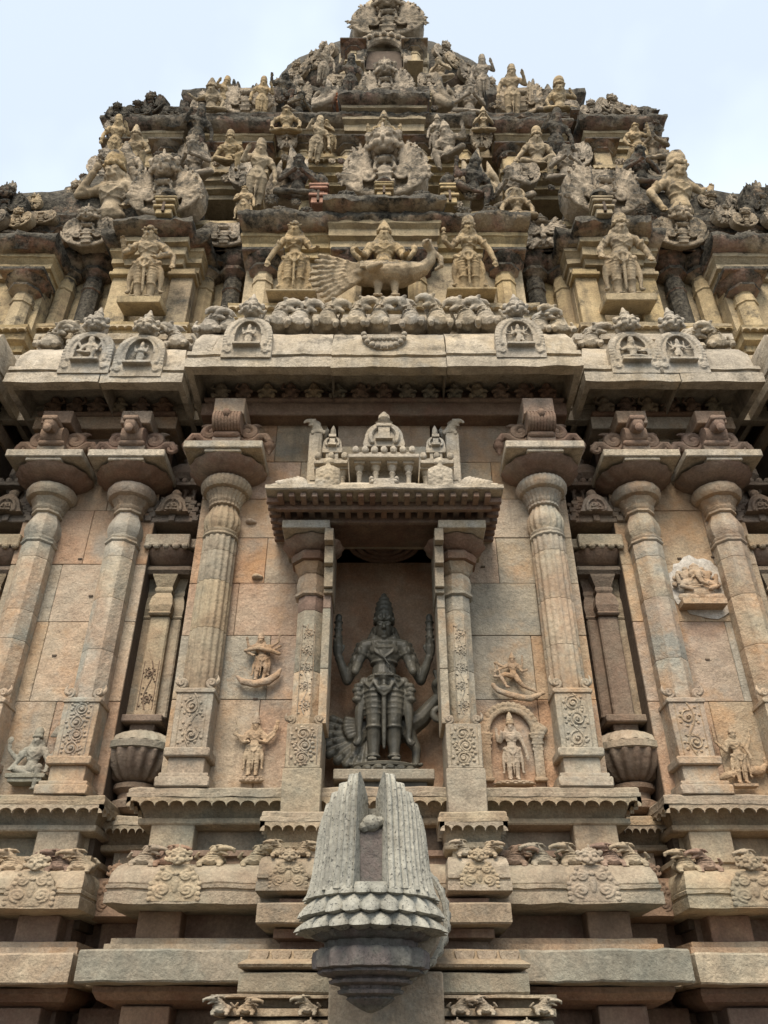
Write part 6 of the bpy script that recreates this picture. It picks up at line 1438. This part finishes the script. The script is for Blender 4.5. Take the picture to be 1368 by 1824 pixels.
def pleat(z0, z1, r0, r1, n, amp, name, mat, drop=.35):
    m = MB(); N_ = n*8; vs = []; fs = []; L_ = 5
    for i in range(L_):
        t = i/(L_ - 1)
        for k in range(N_):
            a = 2*math.pi*k/N_; w_ = abs(math.sin(n*a/2)); r = r0 + (r1 - r0)*math.sin(t*math.pi/2)
            r *= 1 + amp*(w_ - .5)*t; z = z0 + (z1 - z0)*t - drop*(z0 - z1)*(w_)*t*.5
            vs.append((SX + r*math.cos(a), SY + r*.95*math.sin(a), z))
    for i in range(L_ - 1):
        for k in range(N_): a_, b_ = i*N_ + k, i*N_ + (k + 1) % N_; fs.append((a_, a_ + N_, b_ + N_, b_))
    o0 = len(vs); bz = z1 - .005
    for k in range(N_): x, y, z = vs[(L_ - 1)*N_ + k]; vs.append((SX + (x - SX)*.78, SY + (y - SY)*.78, z - .012))
    for k in range(N_): a_, b_ = (L_ - 1)*N_ + k, (L_ - 1)*N_ + (k + 1) % N_; c_, d_ = o0 + k, o0 + (k + 1) % N_; fs.append((a_, c_, d_, b_))
    fs.append(tuple(range(N_))); fs.append(tuple(range(o0, o0 + N_))[::-1]); m.add(vs, fs); spp(name, m, mat, 45)
pleat(zr1 + .03, zr1 - .02, .315, .350, 24, .12, 'pleated_ring', SPOUT)
pleat(zr1 - .01, zr2 - .02, .30, .370, 22, .14, 'pleated_ring', SPOUT)
pleat(zr2 - .015, zr3 - .005, .29, .380, 20, .16, 'pleated_ring', SPOUTD if False else SPOUT)
def lob(prof, name, mat, n=14, amp=.05):
    m = MB(); m.lathe(SX, SY, prof, n*6, 0, sy=.95, flute=amp, nf=n); spp(name, m, mat, 50)
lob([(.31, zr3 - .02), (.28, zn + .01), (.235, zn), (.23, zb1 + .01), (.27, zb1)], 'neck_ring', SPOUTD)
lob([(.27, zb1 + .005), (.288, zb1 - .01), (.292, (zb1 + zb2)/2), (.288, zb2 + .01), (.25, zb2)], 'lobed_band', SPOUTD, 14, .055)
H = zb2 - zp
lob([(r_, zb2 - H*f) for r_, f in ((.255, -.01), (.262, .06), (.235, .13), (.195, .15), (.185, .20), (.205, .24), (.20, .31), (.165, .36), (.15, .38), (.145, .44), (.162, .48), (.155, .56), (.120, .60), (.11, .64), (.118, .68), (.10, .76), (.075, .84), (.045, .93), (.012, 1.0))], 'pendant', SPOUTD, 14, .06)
m = MB(); m.tube([(SX + .10, SY + .05, zs_ - .32), (SX + .14, 5.6, zs_ - .20), (SX + .14, 6.0, zs_ - .18)], [.27, .30, .30], 28, caps=False)
m.tube([(SX + .10, SY + .16, zs_ - .30), (SX + .10, SY + .22, zs_ - .30)], [.295, .295], 28, caps=False); spp('spout_body', m, BASE)
m = MB(); m.tube([(SX + .12 + .30*math.cos(R(a)), SY + .30, zs_ - .28 + .30*math.sin(R(a))) for a in range(-75, 70, 8)], .022, 7); 
for k in range(12): a = R(-70 + 12*k); m.ell((SX + .12 + .30*math.cos(a), SY + .42, zs_ - .27 + .30*math.sin(a)), (.04, .05, .04), 7, 5)
spp('body_garland', m, SPOUT)
m = MB(); m.box(SX - .24, SX + .40, 5.22, 5.8, 0.0, zb1 - .06, .01); part('spout_support', m, BASE)

# ------------------------------------------------------------------ stucco figures of the tower
B_ = lambda b, c, *more: [('body', b, None, True), ('crown', c, None, True)] + list(more)
def tfig(label, x, yb, yt, D, arms, top=1.15, mat=None, legs='stand', extra=(), rz=0, fat=1.08, vox=.014, ped=None, tilt=None, **kw):
    b, c = figure(arms, legs, **kw)
    for e in extra: b.merge(e)
    pl = B_(b, c)
    if ped: pl.append(('pedestal', ped, STUC, False))
    return statue('stucco_figure', label, 'figure', x, yb, yt, D, pl, mat or FIGS, top, vox*.62, rz=rz, fat=fat, tilt=tilt if tilt is not None else (14 if yb > 380 else 24))
fold = MB(); fold.prism([(-.17, 0), (.24, 0), (.12, .45), (-.10, .45)], -.01, .07)
tfig('stucco woman with lowered arm and blackened bodice standing by the peacock tail', 521, 530, 396, 6.24, [A(-1, (.20,-.02,.63), (.27,-.05,.45), 'down'), A(1, (.19,-.02,.64), (.23,-.08,.60))], female=True, crown='bun', sway=.015, extra=(fold,), top=1.04, hs=1.1, ped=slab(.26, .16, .03))
tfig('stucco woman with flower hand and hanging arm standing by the peacock head', 838, 527, 388, 6.24, [A(1, (.21,-.02,.63), (.27,-.05,.43), 'down'), A(-1, (.20,-.03,.64), (.28,-.10,.68), 'flower')], female=True, crown='jata', sway=-.015, extra=(fold,), top=1.09, hs=1.08, ped=slab(.26, .16, .03))
pedk = slab(.21, .13, .09); 
tfig('stout stucco guardian with hands at his belly on a block below a scroll gable', 254, 540, 404, 6.5, [A(-1, (.22,-.03,.66), (.13,-.13,.60)), A(1, (.22,-.03,.64), (.14,-.13,.52)), A(-1, (.24,.03,.66), (.25,-.02,.78)), A(1, (.24,.03,.66), (.26,-.02,.50))], crown='bun', top=1.05, hs=1.12, fat=1.16, ped=pedk)
tfig('draped stucco guardian with one arm at his hip on a broken-edged block', 1117, 536, 386, 6.5, [A(-1, (.21,-.02,.64), (.22,-.07,.52)), A(1, (.22,.0,.64), (.24,-.04,.52))], crown='jata', top=1.08, hs=1.1, fat=1.16, sway=-.02, ped=slab(.23, .13, .09))
tfig('moustached stucco giant with a raised arm bracing the roof edge', 197, 402, 282, 6.72, [A(-1, (.25,-.04,.72), (.13,-.06,.92)), A(1, (.20,-.03,.62), (.17,-.1,.52))], legs='none', crown='jata', skirt=False, top=.63, fat=1.05, fierce=True, hs=1.15, extra=(), rz=-8)
tfig('open-mouthed stucco giant with hands on hips bracing the roof edge', 1214, 392, 282, 6.72, [A(-1, (.25,-.02,.66), (.19,-.06,.50)), A(1, (.26,.02,.70), (.30,.05,.82))], legs='none', crown='jata', skirt=False, top=.63, fat=1.05, fierce=True, hs=1.18, rz=8)
for o_ in [x for x in bpy.data.objects if x.name.startswith('stucco_figure') and 'giant' in x.get('label', '')]:
    for ch in o_.children: ch.location.z = -.44
tfig('crowned stucco figure seated in the corner shrine beside the raised-arm giant', 240, 300, 221, 7.2, [A(-1, (.2,-.03,.66), (.28,-.08,.56)), A(1, (.2,-.03,.66), (.15,-.1,.56))], legs='lalita', crown='karanda', top=.76, fat=1.1, vox=.018)
tfig('worn stucco figure leaning in a shrine under a beast-headed roof', 409, 302, 230, 7.3, [A(-1, (.19,-.03,.64), (.24,-.06,.52)), A(1, (.2,-.03,.66), (.10,-.1,.56))], legs='lalita', crown='jata', top=.74, fat=1.1, vox=.018)
tfig('grey weathered figure with a leg drawn up in a pilastered shrine', 957, 310, 224, 7.3, [A(-1, (.2,-.03,.66), (.26,-.06,.56)), A(1, (.2,-.03,.64), (.24,-.06,.52))], legs='lalita', crown='jata', top=.74, fat=1.1, vox=.018)
tfig('striding stucco figure with hand raised to his head in the corner shrine', 1136, 304, 218, 7.2, [A(-1, (.2,-.03,.62), (.16,-.08,.52)), A(1, (.24,-.04,.70), (.20,-.06,.90))], legs='bend', crown='bun', top=1.05, sway=.03, fat=1.15, vox=.018)
tfig('stucco woman leaning sideways between stacked columns of the middle shrine', 583, 274, 213, 7.4, [A(-1, (.18,-.02,.63), (.2,-.05,.47), 'down'), A(1, (.17,-.06,.64), (.02,-.12,.70))], female=True, crown='bun', top=1.04, sway=.05, fat=1.2, vox=.02)
tfig('dark crusted woman standing by a domed column of the middle shrine', 779, 274, 205, 7.4, [A(-1, (.18,-.02,.63), (.2,-.05,.47), 'down'), A(1, (.18,-.02,.63), (.21,-.05,.48), 'down')], female=True, crown='karanda', top=1.09, fat=1.2, vox=.02, mat=ORN)
tfig('crowned god with both hands raised behind the lion-masked middle gable', 684, 268, 194, 7.25, [A(-1, (.22,-.02,.62), (.24,-.04,.74), 'abhaya'), A(1, (.22,-.02,.62), (.24,-.04,.74), 'abhaya')], legs='cross', crown='karanda', top=.78, fat=1.15, vox=.018)
tfig('small praying stucco figure perched on a carved knob', 861, 240, 188, 7.4, [A(-1, (.2,-.04,.64), (.08,-.12,.76)), A(1, (.2,-.04,.64), (.08,-.12,.76))], legs='cross', crown='karanda', top=.78, fat=1.15, vox=.022)
tfig('small crouching stucco dwarf perched above a flower boss', 510, 244, 188, 7.4, [A(-1, (.22,-.04,.66), (.22,-.1,.54)), A(1, (.22,-.04,.66), (.22,-.1,.54))], legs='cross', crown='bun', top=.70, fat=1.25, vox=.022, hs=1.2)
tfig('haloed stucco bust with hair bun at the edge of the black cornice', 922, 398, 336, 6.6, [A(-1, (.2,-.03,.62), (.2,-.06,.50)), A(1, (.2,-.03,.62), (.2,-.06,.50))], legs='cross', crown=None, halo=True, top=.62, fat=1.1, vox=.02, female=True, hs=1.15)
tfig('slim stucco attendant beside the winged lion gable', 432, 398, 332, 6.65, [A(-1, (.18,-.03,.62), (.1,-.1,.6)), A(1, (.19,-.02,.62), (.2,-.06,.48), 'down')], crown='bun', top=1.04, fat=1.2, vox=.02)
tfig('tall-crowned face with a curling shoulder jutting from the roof corner', 376, 206, 143, 7.75, [A(-1, (.25,.02,.74), (.34,.02,.82)), A(1, (.2,-.03,.62), (.18,-.06,.52))], legs='cross', crown='karanda', top=.78, fat=1.2, vox=.022, hs=1.35, mat=FIGS)
tfig('wild-haired face under two carved knobs jutting from the roof corner', 997, 206, 140, 7.75, [A(-1, (.2,-.03,.62), (.18,-.06,.52)), A(1, (.25,.02,.74), (.2,.02,.86))], legs='cross', crown='jata', top=.76, fat=1.2, vox=.022, hs=1.35, fierce=True, mat=FIGS)

# god riding a peacock in the middle of the second storey
b, c = figure([A(-1, (.20,-.03,.56), (.285,-.03,.66), 'abhaya'), A(1, (.20,-.03,.56), (.285,-.03,.68), 'abhaya'), A(-1, (.17,-.05,.60), (.22,-.16,.54)), A(1, (.18,-.05,.60), (.20,-.16,.52))], 'cross', crown='karanda')
p = MB(); p.ell((.04, -.05, -.03), (.26, .15, .12), 16, 10); p.ell((.20, -.06, -.0), (.15, .12, .11), 12, 8)
p.tube([(.24, -.07, .0), (.36, -.09, .03), (.425, -.11, .11), (.44, -.13, .20), (.40, -.17, .245)], [.11, .07, .05, .042, .04], 10)
p.ell((.39, -.19, .25), (.048, .055, .042), 10, 8); p.tube([(.39, -.23, .245), (.40, -.29, .20)], [.025, .01], 6)
p.tube([(.47, -.12, .21), (.52, -.12, .14), (.52, -.12, .03), (.47, -.12, -.01)], [.018, .026, .026, .016], 7)          # snake in its beak
for k in range(4): p.tube([(.40, -.15, .28), (.37 + .02*k, -.14, .345)], [.008, .014], 5)
for k in range(9):                                                   # spread tail, feather by feather
    a = R(168 + 5.5*k); ln = .60 - .02*abs(k - 4); p0 = Vector((-.08, -.08, .02)); d_ = Vector((math.cos(a)*ln, -.05 + .012*k, math.sin(a)*ln*1.25))
    p.tube([p0, p0 + d_*.45, p0 + d_*.85, p0 + d_], [.022, .026, .030, .022], 7)
    for t in (.5, .68, .86): c_ = p0 + d_*t; p.ell((c_.x, c_.y - .026, c_.z), (.022, .014, .012), 6, 5)
p.ell((-.16, -.03, -.03), (.16, .12, .06), 12, 8)
for k in range(3):
    for t in range(8): p.ell((-.20 + .045*t, -.18 + .01*k, -.0 + .035*k - .03), (.026, .02, .02), 6, 5)          # breast scales
for x in (-.05, .09): p.tube([(x, -.06, -.12), (x*1.1, -.07, -.24), (x*1.1, -.08, -.34)], [.05, .03, .028], 8); 
for x in (-.055, .10):
    for k in (-1, 0, 1): p.tube([(x, -.08, -.345), (x + .03*k, -.15, -.355)], .016, 6)
p.tube([(-.12, -.19, -.06), (-.03, -.25, -.07)], [.045, .03], 8)
pr = statue('peacock_rider', 'stucco god with two raised hands seated on a long-tailed peacock before a dark opening', 'statue', 684, 494, 398, 6.16, [('rider', b, None, True), ('crown', c, None, True), ('peacock', p, None, True), ('perch_block', slab(.17, .10, .06, -.37, -.04), STUC, False)], FIGS, .72, .010, fat=1.12, rough=.003, tilt=10)
